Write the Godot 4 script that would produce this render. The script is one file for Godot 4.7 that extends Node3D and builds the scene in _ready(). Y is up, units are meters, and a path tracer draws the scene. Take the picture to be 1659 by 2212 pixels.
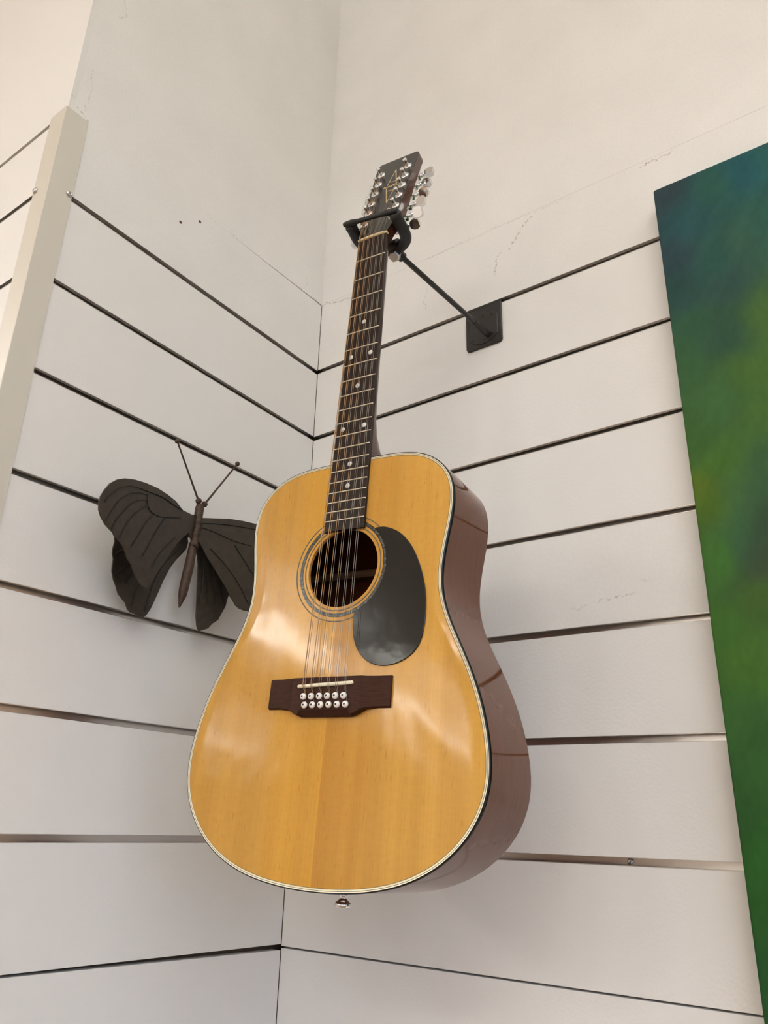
extends Node3D
# A corner of a shop: white slatted panels on two walls, a twelve-string guitar hung on a wall hanger,
# a metal butterfly and the edge of a painting. Metres, y up, floor at y = 0.

const RISE := 2.36            # height above the floor of the top groove, the zero of the wall measurements
const CEIL := 4.10
const SCALE_LENGTH := 0.648
const LEFT_U := Vector3(-0.008525, 0, 0.999964)    # along the left wall, away from the corner
const LEFT_N := Vector3(0.999964, 0, 0.008525)
const OUTER := 0.6126                              # length of the left wall up to its outer corner

var M := {}                   # materials
var taken := {}

# ------------------------------------------------------------------ helpers
func at(x: float, y: float, z: float) -> Vector3:
	return Vector3(x, y + RISE, z)

func st_new() -> SurfaceTool:
	var st := SurfaceTool.new()
	st.begin(Mesh.PRIMITIVE_TRIANGLES)
	st.set_smooth_group(-1)
	return st

func tri(st: SurfaceTool, a: Vector3, b: Vector3, c: Vector3) -> void:   # counter-clockwise seen from outside
	st.add_vertex(a); st.add_vertex(c); st.add_vertex(b)

func quad(st: SurfaceTool, a: Vector3, b: Vector3, c: Vector3, d: Vector3) -> void:
	tri(st, a, b, c); tri(st, a, c, d)

func tri_uv(st: SurfaceTool, p: Array, uv: Array) -> void:
	for k in [0, 2, 1]:
		st.set_uv(uv[k]); st.add_vertex(p[k])

func done(st: SurfaceTool) -> ArrayMesh:
	st.generate_normals()
	return st.commit()

func obj(called: String, mesh: Mesh, m: Material, parent: Node) -> MeshInstance3D:
	var o := MeshInstance3D.new()
	o.name = called
	o.mesh = mesh
	o.material_override = m
	parent.add_child(o, true)
	return o

func part(called: String, st: SurfaceTool, m: Material, parent: Node) -> MeshInstance3D:
	return obj(called, done(st), m, parent)

func thing(called: String, label: String, category: String, xf := Transform3D.IDENTITY) -> Node3D:
	var o := Node3D.new()
	o.name = called
	o.transform = xf
	add_child(o, true)
	o.set_meta("label", label)
	o.set_meta("category", category)
	return o

func struct(called: String, label: String) -> Node3D:
	var o := Node3D.new()
	o.name = called
	add_child(o, true)
	o.set_meta("kind", "structure")
	o.set_meta("label", label)
	o.set_meta("category", called.split("_")[0])
	return o

# box with chamfered edges
func cbox(st: SurfaceTool, c: Vector3, s: Vector3, ch: float, b := Basis.IDENTITY) -> void:
	var h := s * 0.5
	var P := func(ax: int, sx: int, sy: int, sz: int) -> Vector3:
		var v := Vector3(sx * h.x, sy * h.y, sz * h.z)
		for k in 3:
			if k != ax: v[k] -= signf(v[k]) * ch
		return c + b * v
	for ax in 3:
		var i := (ax + 1) % 3
		var j := (ax + 2) % 3
		for s0 in [-1, 1]:
			var ps := []
			for sg in [[-1, -1], [1, -1], [1, 1], [-1, 1]]:
				var t := [0, 0, 0]
				t[ax] = s0; t[i] = sg[0]; t[j] = sg[1]
				ps.append(P.call(ax, t[0], t[1], t[2]))
			if s0 > 0: quad(st, ps[0], ps[1], ps[2], ps[3])
			else: quad(st, ps[3], ps[2], ps[1], ps[0])
		if ch > 0.0:      # the edges that run along ax
			for sg in [[-1, -1], [1, -1], [1, 1], [-1, 1]]:
				var lo := [0, 0, 0]
				lo[ax] = -1; lo[i] = sg[0]; lo[j] = sg[1]
				var hi := lo.duplicate()
				hi[ax] = 1
				var a: Vector3 = P.call(i, lo[0], lo[1], lo[2])
				var d: Vector3 = P.call(j, lo[0], lo[1], lo[2])
				var a2: Vector3 = P.call(i, hi[0], hi[1], hi[2])
				var d2: Vector3 = P.call(j, hi[0], hi[1], hi[2])
				# P(i) leaves axis i full; both are pulled in along ax
				if sg[0] * sg[1] > 0: quad(st, a, d, d2, a2)
				else: quad(st, d, a, a2, d2)
	if ch > 0.0:
		for sx in [-1, 1]:
			for sy in [-1, 1]:
				for sz in [-1, 1]:
					var a: Vector3 = P.call(0, sx, sy, sz)
					var d: Vector3 = P.call(1, sx, sy, sz)
					var e: Vector3 = P.call(2, sx, sy, sz)
					if sx * sy * sz > 0: tri(st, a, d, e)
					else: tri(st, a, e, d)

# surface of revolution; profile of (radius, height) from bottom to top, axis +y of xf
func lathe(st: SurfaceTool, prof: Array, xf: Transform3D, seg := 20, smooth := true) -> void:
	st.set_smooth_group(0 if smooth else -1)
	for k in prof.size() - 1:
		var a: Vector2 = prof[k]
		var b: Vector2 = prof[k + 1]
		for i in seg:
			var t0 := TAU * i / seg
			var t1 := TAU * (i + 1) / seg
			var p00 := xf * Vector3(cos(t0) * a.x, a.y, -sin(t0) * a.x)
			var p01 := xf * Vector3(cos(t1) * a.x, a.y, -sin(t1) * a.x)
			var p10 := xf * Vector3(cos(t0) * b.x, b.y, -sin(t0) * b.x)
			var p11 := xf * Vector3(cos(t1) * b.x, b.y, -sin(t1) * b.x)
			if a.x > 1e-6: tri(st, p00, p01, p11)
			if b.x > 1e-6: tri(st, p00, p11, p10)
	st.set_smooth_group(-1)

func axis_xf(o: Vector3, dir: Vector3) -> Transform3D:      # y axis along dir
	var y := dir.normalized()
	var x := y.cross(Vector3(0.123, 0.31, 0.94)).normalized()
	return Transform3D(Basis(x, y, x.cross(y)), o)

# tube along a path; radii a number or an array
func tube(st: SurfaceTool, pts: Array, radii, seg := 10, caps := true) -> void:
	st.set_smooth_group(0)
	var n := pts.size()
	var rings := []
	var x := Vector3.ZERO
	for k in n:
		var d: Vector3 = (pts[mini(k + 1, n - 1)] - pts[maxi(k - 1, 0)]).normalized()
		if k == 0: x = d.cross(Vector3(0.31, 0.22, 0.92)).normalized()
		else: x = (x - d * x.dot(d)).normalized()
		var y := d.cross(x)
		var r: float = radii[k] if radii is Array else radii
		var ring := []
		for i in seg:
			var t := TAU * i / seg
			ring.append(pts[k] + (x * cos(t) + y * sin(t)) * r)
		rings.append(ring)
	for k in n - 1:
		for i in seg:
			var j := (i + 1) % seg
			quad(st, rings[k][i], rings[k][j], rings[k + 1][j], rings[k + 1][i])
	st.set_smooth_group(-1)
	if caps:
		for i in range(1, seg - 1):
			tri(st, rings[0][0], rings[0][i + 1], rings[0][i])
			tri(st, rings[n - 1][0], rings[n - 1][i], rings[n - 1][i + 1])

func smooth_path(pts: Array, each := 5) -> Array:            # Catmull-Rom through points (Vector2 or Vector3), open
	var out := []
	var n := pts.size()
	for k in n - 1:
		var p0 = pts[maxi(k - 1, 0)]
		var p1 = pts[k]
		var p2 = pts[k + 1]
		var p3 = pts[mini(k + 2, n - 1)]
		for i in each:
			var t := float(i) / each
			out.append((p1 * 2.0 + (p2 - p0) * t + (p0 * 2.0 - p1 * 5.0 + p2 * 4.0 - p3) * t * t + (p1 * 3.0 - p0 - p2 * 3.0 + p3) * t * t * t) * 0.5)
	out.append(pts[n - 1])
	return out

# polygon extruded between two heights along z of xf
func slab(st: SurfaceTool, poly: PackedVector2Array, z0: float, z1: float, xf := Transform3D.IDENTITY, ch := 0.0) -> void:
	if Geometry2D.is_polygon_clockwise(poly): poly.reverse()      # y up: counter-clockwise
	var inner := poly
	if ch > 0.0:
		var inn := PackedVector2Array()
		var n := poly.size()
		for k in n:
			var d0 := (poly[k] - poly[(k + n - 1) % n]).normalized()
			var d1 := (poly[(k + 1) % n] - poly[k]).normalized()
			var nn := (Vector2(-d0.y, d0.x) + Vector2(-d1.y, d1.x)).normalized()
			inn.append(poly[k] + nn * ch)
		inner = inn
	var ids := Geometry2D.triangulate_polygon(inner)
	for k in range(0, ids.size(), 3):
		var a := inner[ids[k]]
		var b := inner[ids[k + 1]]
		var c := inner[ids[k + 2]]
		if (b - a).cross(c - a) < 0.0:
			var t := b
			b = c; c = t
		tri(st, xf * Vector3(a.x, a.y, z1), xf * Vector3(b.x, b.y, z1), xf * Vector3(c.x, c.y, z1))
	ids = Geometry2D.triangulate_polygon(poly)
	for k in range(0, ids.size(), 3):
		var a := poly[ids[k]]
		var b := poly[ids[k + 1]]
		var c := poly[ids[k + 2]]
		if (b - a).cross(c - a) < 0.0:
			var t := b
			b = c; c = t
		tri(st, xf * Vector3(a.x, a.y, z0), xf * Vector3(c.x, c.y, z0), xf * Vector3(b.x, b.y, z0))
	var n := poly.size()
	for k in n:
		var j := (k + 1) % n
		quad(st, xf * Vector3(poly[k].x, poly[k].y, z0), xf * Vector3(poly[j].x, poly[j].y, z0), xf * Vector3(poly[j].x, poly[j].y, z1 - ch), xf * Vector3(poly[k].x, poly[k].y, z1 - ch))
		if ch > 0.0:
			quad(st, xf * Vector3(poly[k].x, poly[k].y, z1 - ch), xf * Vector3(poly[j].x, poly[j].y, z1 - ch), xf * Vector3(inner[j].x, inner[j].y, z1), xf * Vector3(inner[k].x, inner[k].y, z1))

func ring_flat(st: SurfaceTool, c: Vector2, r0: float, r1: float, z: float, seg := 72) -> void:   # a thin flat ring with edges
	for i in seg:
		var a := Vector2.from_angle(TAU * i / seg)
		var b := Vector2.from_angle(TAU * (i + 1) / seg)
		var p := func(d: Vector2, r: float, h: float) -> Vector3: return Vector3(c.x + d.x * r, c.y + d.y * r, h)
		quad(st, p.call(a, r0, z), p.call(a, r1, z), p.call(b, r1, z), p.call(b, r0, z))
		quad(st, p.call(a, r1, z), p.call(a, r1, z - 0.0012), p.call(b, r1, z - 0.0012), p.call(b, r1, z))
		quad(st, p.call(a, r0, z - 0.0012), p.call(a, r0, z), p.call(b, r0, z), p.call(b, r0, z - 0.0012))

func pairs(flat: Array) -> Array:
	var out := []
	for k in range(0, flat.size(), 2): out.append(Vector2(flat[k], flat[k + 1]))
	return out

func pack(a: Array) -> PackedVector2Array:
	var p := PackedVector2Array()
	for v in a: p.append(v)
	return p

# ------------------------------------------------------------------ materials
func srgb(r: float, g: float, b: float) -> Color:      # linear base colour to albedo_color
	return Color(r, g, b).linear_to_srgb()

func mat(c: Color, rough: float, metal := 0.0, spec := 0.5) -> StandardMaterial3D:
	var m := StandardMaterial3D.new()
	m.albedo_color = c
	m.roughness = rough
	m.metallic = metal
	m.metallic_specular = spec
	return m

func noise(freq: float, octaves := 3, seed_ := 1) -> FastNoiseLite:
	var n := FastNoiseLite.new()
	n.noise_type = FastNoiseLite.TYPE_SIMPLEX_SMOOTH
	n.seed = seed_
	n.frequency = freq
	n.fractal_octaves = octaves
	return n

func noise_tex(freq: float, size := 512, octaves := 3, seed_ := 1, ramp: Gradient = null) -> NoiseTexture2D:
	var t := NoiseTexture2D.new()
	t.width = size; t.height = size
	t.seamless = true
	t.noise = noise(freq, octaves, seed_)
	if ramp: t.color_ramp = ramp
	return t

func ramp2(a: Color, b: Color) -> Gradient:
	var g := Gradient.new()
	g.set_color(0, a); g.set_color(1, b)
	return g

func triplanar(m: StandardMaterial3D, s: Vector3, world := true) -> void:
	m.uv1_triplanar = true
	m.uv1_world_triplanar = world
	m.uv1_scale = s

func relief(m: StandardMaterial3D, tex: Texture2D, cm: float) -> void:
	m.heightmap_enabled = true
	m.heightmap_texture = tex
	m.heightmap_scale = cm

func wood(c0: Color, c1: Color, rough: float, stretch: Vector3, seed_ := 3) -> StandardMaterial3D:
	var m := mat(Color.WHITE, rough)
	m.albedo_texture = noise_tex(0.03, 512, 4, seed_, ramp2(c0, c1))
	triplanar(m, stretch, false)
	return m

# ------------------------------------------------------------------ the scene
const LAMP_ENERGY := 8.8         # a high pendant lamp downwards
const PENDANT_ENERGY := 0.6      # a low pendant lamp downwards
const PENDANT_UP := 7.6          # and upwards
const LAMP_UP := 3.5              # and upwards, on to the ceiling
const LAMP_COLOR := Color(1.0, 0.99, 0.963)
# flood lamps: x along the track, the point they are turned to, energy
const FLOODS := [[-0.1, 0.3, 0.0, 0.0, 0.9], [0.9, 0.4, -0.2, 0.0, 0.9], [1.7, 0.3, -0.4, 0.0, 0.8], [2.6, 0.1, -0.2, 0.3, 0.3]]
const EXPOSURE := 0.91

func _ready() -> void:
	var cam := Camera3D.new()
	cam.name = "camera"
	add_child(cam)
	cam.fov = 66.3629
	cam.near = 0.02
	cam.far = 80.0
	cam.transform = Transform3D(Basis(Vector3(0.809501, 0.023601, -0.586644), Vector3(0.199863, 0.928439, 0.313139), Vector3(0.552053, -0.370735, 0.746855)).orthonormalized(), at(0.948076, -0.862495, 1.039618))
	cam.current = true
	var env := Environment.new()
	env.background_mode = Environment.BG_SKY
	env.tonemap_mode = Environment.TONE_MAPPER_LINEAR
	env.tonemap_exposure = EXPOSURE
	env.sdfgi_enabled = true
	env.ssao_enabled = true
	env.ssil_enabled = true
	var sky := Sky.new()
	var sm := ProceduralSkyMaterial.new()
	sm.sky_top_color = Color(0.60, 0.70, 0.88)
	sm.sky_horizon_color = Color(0.80, 0.85, 0.93)
	sm.ground_horizon_color = Color(0.48, 0.47, 0.46)
	sm.ground_bottom_color = Color(0.36, 0.35, 0.34)
	sm.sky_energy_multiplier = 1.9
	sm.ground_energy_multiplier = 1.3
	sky.sky_material = sm
	env.sky = sky
	var we := WorldEnvironment.new()
	we.name = "world"
	we.environment = env
	add_child(we)
	make_materials()
	build_lamps()
	build_room()
	build_walls()
	var g := build_guitar()
	build_hanger(g.transform)
	build_butterfly()
	build_painting()

# paint with hairline cracks and chips: each line is [strength, x, y, x, y, ...] in metres from the lower left of the picture
func marked_paint(base: Color, span: float, px: int, lines: Array, seed_: int) -> StandardMaterial3D:
	var im := Image.create(px, px, false, Image.FORMAT_RGB8)
	var mott := noise(0.006, 4, seed_)
	var fine := noise(0.21, 2, seed_ + 1)
	for j in px:
		for i in px:
			var k := 1.0 + 0.018 * mott.get_noise_2d(i, j) + 0.012 * fine.get_noise_2d(i, j)
			im.set_pixel(i, j, Color(base.r * k, base.g * k, base.b * k))
	var wob := noise(0.09, 3, seed_ + 2)
	var rng := RandomNumberGenerator.new()
	rng.seed = seed_
	for ln in lines:
		var pts := []
		for k in range(1, ln.size(), 2): pts.append(Vector2(ln[k], ln[k + 1]) / span * px)
		for k in pts.size() - 1:
			var steps := int(pts[k].distance_to(pts[k + 1]) * 2.0) + 1
			for s in steps:
				var p: Vector2 = pts[k].lerp(pts[k + 1], float(s) / steps)
				p += Vector2(wob.get_noise_2d(p.x * 3.0, p.y), wob.get_noise_2d(p.x, p.y * 3.0 + 90.0)) * 4.0
				var gate := clampf(0.6 + 1.6 * wob.get_noise_2d(p.x * 2.0 + 300.0, p.y * 2.0), 0.0, 1.0)
				var x := int(p.x)
				var y := px - 1 - int(p.y)
				if x < 1 or y < 1 or x >= px - 1 or y >= px - 1: continue
				var c := im.get_pixel(x, y)
				im.set_pixel(x, y, c.lerp(Color(0.34, 0.29, 0.24), ln[0] * gate))
				if rng.randf() < 0.25: im.set_pixel(x + 1, y + 1, im.get_pixel(x + 1, y + 1).lerp(Color(0.4, 0.35, 0.3), ln[0] * gate * 0.6))
	var m := mat(Color.WHITE, 0.72, 0.0, 0.35)
	m.albedo_texture = ImageTexture.create_from_image(im)
	m.texture_repeat = false
	return m

func make_materials() -> void:
	var white := srgb(0.80, 0.787, 0.762)
	# laminate of the boards, with the faint orange peel of its surface
	var lam := mat(white, 0.55, 0.0, 0.4)
	triplanar(lam, Vector3.ONE * 3.0)
	relief(lam, noise_tex(0.11, 512, 3, 11), 0.016)
	M.laminate = lam
	var plain := mat(white, 0.75, 0.0, 0.3)
	triplanar(plain, Vector3.ONE * 1.2)
	relief(plain, noise_tex(0.03, 512, 4, 12), 0.03)
	M.plaster = plain
	M.plaster_right = marked_paint(white, 1.28, 1024, [
		[0.38, 0.0, 0.192, 0.012, 0.191, 0.038, 0.181, 0.064, 0.178, 0.08, 0.178],
		[0.30, 0.492, 0.178, 0.473, 0.164, 0.456, 0.142, 0.446, 0.128], [0.23, 0.425, 0.130, 0.417, 0.108, 0.416, 0.086],
		[0.07, 0.40, 0.190, 0.448, 0.188, 0.503, 0.186, 0.578, 0.182], [0.30, 0.689, 0.180, 0.711, 0.181, 0.733, 0.182, 0.742, 0.181],
		[0.07, 0.27, 0.187, 0.33, 0.189, 0.40, 0.188], [0.10, 0.27, 0.12, 0.262, 0.09, 0.266, 0.07]], 21)
	M.plaster_left = marked_paint(white, 1.28, 1024, [
		[0.25, 0.0, 0.192, 0.02, 0.193, 0.05, 0.191, 0.08, 0.194], [0.12, 0.05, 0.205, 0.055, 0.235], [0.06, 0.1, 0.19, 0.2, 0.191, 0.33, 0.193],
		[0.20, 0.575, 0.196, 0.6, 0.205], [0.12, 0.585, 0.21, 0.58, 0.26, 0.588, 0.30], [0.12, 0.56, 0.45, 0.55, 0.47, 0.56, 0.5]], 22)
	M.scuffed = marked_paint(white, 1.0, 768, [[0.12, 0.515, 0.021, 0.545, 0.024], [0.17, 0.552, 0.026, 0.575, 0.029], [0.22, 0.583, 0.031, 0.592, 0.034], [0.18, 0.598, 0.030, 0.613, 0.033], [0.12, 0.62, 0.05, 0.628, 0.046]], 23)
	M.scuffed.roughness = 0.55
	M.fibreboard = mat(srgb(0.10, 0.065, 0.04), 0.9)
	var alu := mat(srgb(0.68, 0.65, 0.62), 0.30, 1.0)
	M.aluminium = alu
	M.trim = mat(srgb(0.64, 0.605, 0.53), 0.40, 0.0, 0.4)
	triplanar(M.trim, Vector3.ONE * 2.0)
	relief(M.trim, noise_tex(0.02, 256, 3, 14), 0.02)
	M.chrome = mat(srgb(0.78, 0.78, 0.78), 0.09, 1.0)
	M.steel = mat(srgb(0.55, 0.54, 0.52), 0.28, 1.0)
	M.hole = mat(srgb(0.10, 0.035, 0.015), 0.9)
	# guitar
	M.mahogany = wood(Color(0.40, 0.215, 0.125), Color(0.36, 0.19, 0.108), 0.07, Vector3(3, 14, 14), 31)
	M.side_wood = wood(Color(0.43, 0.24, 0.14), Color(0.39, 0.21, 0.12), 0.07, Vector3.ONE, 31)
	M.side_wood.uv1_triplanar = false
	M.side_wood.metallic_specular = 0.36
	M.neck_wood = wood(Color(0.33, 0.19, 0.13), Color(0.25, 0.13, 0.085), 0.16, Vector3(20, 3, 20), 32)
	M.rosewood = wood(Color(0.215, 0.165, 0.135), Color(0.13, 0.095, 0.08), 0.38, Vector3(24, 3, 24), 33)
	M.bridge_wood = wood(Color(0.29, 0.185, 0.14), Color(0.19, 0.115, 0.085), 0.42, Vector3(3, 26, 26), 34)
	M.bridge_wood.metallic_specular = 0.2
	M.rosewood.metallic_specular = 0.3
	M.inside = mat(srgb(0.26, 0.15, 0.08), 0.8)
	M.veneer = mat(srgb(0.022, 0.020, 0.016), 0.16)
	M.black = mat(srgb(0.006, 0.0055, 0.005), 0.18)
	M.ivory = mat(srgb(0.80, 0.74, 0.58), 0.3)
	M.cream = mat(srgb(0.74, 0.66, 0.44), 0.3)
	M.nut = mat(srgb(0.72, 0.58, 0.33), 0.35)
	M.pearl = mat(srgb(0.74, 0.73, 0.70), 0.22)
	M.pin = mat(srgb(0.84, 0.82, 0.76), 0.35)
	M.guard = mat(srgb(0.011, 0.0115, 0.0105), 0.05)
	triplanar(M.guard, Vector3.ONE * 4.0, false)
	relief(M.guard, noise_tex(0.012, 512, 3, 42), 0.008)
	M.gold = mat(srgb(0.66, 0.52, 0.26), 0.4, 0.5)
	M.fret = mat(srgb(0.72, 0.68, 0.56), 0.3, 1.0)
	M.bronze = mat(srgb(0.36, 0.22, 0.11), 0.42, 1.0)
	M.wire = mat(srgb(0.33, 0.30, 0.26), 0.42, 1.0)
	var shell := mat(Color.WHITE, 0.25)
	var g := Gradient.new()
	g.offsets = PackedFloat32Array([0.0, 0.42, 0.5, 0.58, 1.0])
	g.colors = PackedColorArray([Color(0.06, 0.06, 0.06), Color(0.10, 0.10, 0.09), Color(0.45, 0.45, 0.42), Color(0.12, 0.13, 0.12), Color(0.62, 0.62, 0.56)])
	shell.albedo_texture = noise_tex(0.06, 256, 2, 35, g)
	triplanar(shell, Vector3.ONE * 14.0, false)
	M.abalone = shell
	M.purfling = mat(srgb(0.10, 0.085, 0.055), 0.4)
	# hanger
	M.rubber = mat(srgb(0.010, 0.010, 0.0095), 0.55)
	triplanar(M.rubber, Vector3.ONE * 40.0, false)
	relief(M.rubber, noise_tex(0.1, 256, 2, 36), 0.02)
	M.black_steel = mat(srgb(0.016, 0.014, 0.0125), 0.38, 0.0, 0.5)
	# butterfly: dark burnt sheet metal
	var bf := mat(Color.WHITE, 0.45, 0.25)
	bf.albedo_texture = noise_tex(0.025, 512, 4, 37, ramp2(Color(0.185, 0.155, 0.12), Color(0.25, 0.215, 0.17)))
	triplanar(bf, Vector3.ONE * 5.0, false)
	relief(bf, noise_tex(0.03, 256, 3, 38), 0.02)
	M.sheet = bf
	var rust := mat(Color.WHITE, 0.55, 0.3)
	rust.albedo_texture = noise_tex(0.05, 256, 4, 39, ramp2(Color(0.17, 0.14, 0.115), Color(0.36, 0.25, 0.18)))
	triplanar(rust, Vector3.ONE * 12.0, false)
	relief(rust, noise_tex(0.08, 256, 3, 40), 0.05)
	M.rusty = rust
	M.vein = mat(srgb(0.010, 0.009, 0.007), 0.6)
	# room
	M.floor = wood(Color(0.62, 0.50, 0.38), Color(0.50, 0.38, 0.27), 0.35, Vector3(6, 1, 1), 41)
	M.paint = mat(srgb(0.78, 0.77, 0.75), 0.8)
	M.ceiling = mat(srgb(0.80, 0.795, 0.78), 0.85)
	M.shelf = mat(srgb(0.07, 0.04, 0.025), 0.5)
	M.lamp_body = mat(srgb(0.7, 0.7, 0.7), 0.5)
	var glow := mat(Color(0.95, 0.93, 0.88), 0.6)
	glow.emission_enabled = true
	glow.emission = LAMP_COLOR
	glow.emission_energy_multiplier = 3.0
	M.glow = glow
	var glass := mat(Color(0.9, 0.95, 0.95, 0.08), 0.02)
	glass.transparency = BaseMaterial3D.TRANSPARENCY_ALPHA
	M.glass = glass

# ------------------------------------------------------------------ the walls
# one board, extruded from u0 to u1; lower and upper edge may rise a little along it
func board(o: Vector3, u: Vector3, n: Vector3, u0: float, u1: float, yb: Vector2, yt: Vector2, slot: bool, uv := 0.0, uv_y := 0.0) -> SurfaceTool:
	var st := st_new()
	var c := 0.0004
	var ring := func(k: int) -> Array:
		var b := yb[k]
		var t := yt[k]
		var pr := [Vector2(-c, b), Vector2(0, b + c), Vector2(0, t - c), Vector2(-c, t), Vector2(-0.018, t)]
		if slot: pr += [Vector2(-0.018, b + 0.0140), Vector2(-0.0062, b + 0.0140), Vector2(-0.0062, b)]
		else: pr += [Vector2(-0.018, b)]
		var out := []
		for p in pr: out.append(o + u * (u0 if k == 0 else u1) + n * p.x + Vector3(0, p.y, 0))
		return out
	var A: Array = ring.call(0)
	var B: Array = ring.call(1)
	var cnt := A.size()
	var flip := u.cross(Vector3.UP).dot(n) < 0.0
	for k in cnt:
		var j := (k + 1) % cnt
		if uv > 0.0:
			var f := func(p: Vector3) -> Vector2: return Vector2((p - o).dot(u) / uv, 1.0 - (p.y - uv_y) / uv)
			var q := [A[k], B[k], B[j], A[j]]
			if flip: q = [A[k], A[j], B[j], B[k]]
			tri_uv(st, [q[0], q[1], q[2]], [f.call(q[0]), f.call(q[1]), f.call(q[2])])
			tri_uv(st, [q[0], q[2], q[3]], [f.call(q[0]), f.call(q[2]), f.call(q[3])])
		elif flip: quad(st, A[k], A[j], B[j], B[k])
		else: quad(st, A[k], B[k], B[j], A[j])
	return st

# lining of a groove: a thin bent aluminium channel
func channel(o: Vector3, u: Vector3, n: Vector3, u0: float, u1: float, y: Vector2) -> SurfaceTool:
	var st := st_new()
	var path := [Vector2(0.0002, 0.0042), Vector2(-0.0052, 0.0042), Vector2(-0.0070, 0.0125), Vector2(-0.0135, 0.0125), Vector2(-0.0135, -0.0042), Vector2(0.0002, -0.0042)]
	var outer := [Vector2(0.0002, 0.0047), Vector2(-0.0060, 0.0047), Vector2(-0.0064, 0.0133), Vector2(-0.0142, 0.0133), Vector2(-0.0142, -0.0047), Vector2(0.0002, -0.0047)]
	var P := func(p: Vector2, k: int) -> Vector3: return o + u * (u0 if k == 0 else u1) + n * p.x + Vector3(0, y[k] + p.y, 0)
	var loop := path.duplicate()
	for k in range(5, -1, -1): loop.append(outer[k])
	for k in loop.size():
		var j := (k + 1) % loop.size()
		quad(st, P.call(loop[k], 0), P.call(loop[j], 0), P.call(loop[j], 1), P.call(loop[k], 1))
	return st

func panel(parent: Node, o: Vector3, u: Vector3, n: Vector3, u0: float, u1: float, top: Vector2, lines: Array, first_mat: Material, scuffed := []) -> void:
	# lines: [y at u0, y at u1, half gap at u0, half gap at u1, has a channel]
	var g := 0.0048
	var up := top
	for k in lines.size() + 1:
		var slot := false
		var yb := Vector2(-RISE, -RISE)
		if k < lines.size():
			var L: Array = lines[k]
			slot = L[4]
			yb = Vector2(L[0] + L[2], L[1] + L[3])
		if k == 0: part("board", board(o, u, n, u0, u1, yb, up, slot, 1.28, o.y - 0.02), first_mat, parent)
		elif k in scuffed: part("board", board(o, u, n, u0, u1, yb, up, slot, 1.0, o.y + yb.x), M.scuffed, parent)
		else: part("board", board(o, u, n, u0, u1, yb, up, slot), M.laminate, parent)
		if k < lines.size():
			var L: Array = lines[k]
			up = Vector2(L[0] - L[2], L[1] - L[3])
			if L[4]: part("groove_channel", channel(o, u, n, u0, u1, Vector2(L[0], L[1])), M.aluminium, parent)

func spread(raw: Array, a0: float, a1: float, u0: float, u1: float) -> Array:     # straight lines measured at a0 and a1, drawn out to u0 and u1
	var out := []
	for r in raw:
		var s: float = (r[1] - r[0]) / (a1 - a0)
		out.append([r[0] + s * (u0 - a0), r[0] + s * (u1 - a0), r[2] if r.size() > 2 else 0.0048, r[3] if r.size() > 2 else 0.0048, r.size() < 3])
	return out

# upright block of wall: corners in plan, counter-clockwise seen from above is outside
func block(plan: Array, y0: float, y1: float, uv_o := Vector3.ZERO, uv_u := Vector3.ZERO, span := 1.0) -> SurfaceTool:
	var st := st_new()
	var n := plan.size()
	for k in n:
		var a: Vector2 = plan[k]
		var b: Vector2 = plan[(k + 1) % n]
		var p := [Vector3(a.x, y0, a.y), Vector3(b.x, y0, b.y), Vector3(b.x, y1, b.y), Vector3(a.x, y1, a.y)]
		var f := func(v: Vector3) -> Vector2: return Vector2((v - uv_o).dot(uv_u) / span, 1.0 - (v.y - uv_o.y) / span)
		tri_uv(st, [p[0], p[1], p[2]], [f.call(p[0]), f.call(p[1]), f.call(p[2])])
		tri_uv(st, [p[0], p[2], p[3]], [f.call(p[0]), f.call(p[2]), f.call(p[3])])
	for k in range(1, n - 1):
		for y in [y0, y1]:
			var p := [Vector3(plan[0].x, y, plan[0].y), Vector3(plan[k].x, y, plan[k].y), Vector3(plan[k + 1].x, y, plan[k + 1].y)]
			if y == y1: tri_uv(st, [p[0], p[1], p[2]], [Vector2.ZERO, Vector2.ZERO, Vector2.ZERO])
			else: tri_uv(st, [p[0], p[2], p[1]], [Vector2.ZERO, Vector2.ZERO, Vector2.ZERO])
	return st

func screw(parent: Node, p: Vector3, n: Vector3, r: float) -> void:
	var st := st_new()
	lathe(st, [Vector2(r, 0), Vector2(r, r * 0.3), Vector2(r * 0.7, r * 0.62), Vector2(r * 0.34, r * 0.68), Vector2(r * 0.3, r * 0.2), Vector2(0, r * 0.15)], axis_xf(p, n), 16)
	part("screw", st, M.steel, parent)

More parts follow.
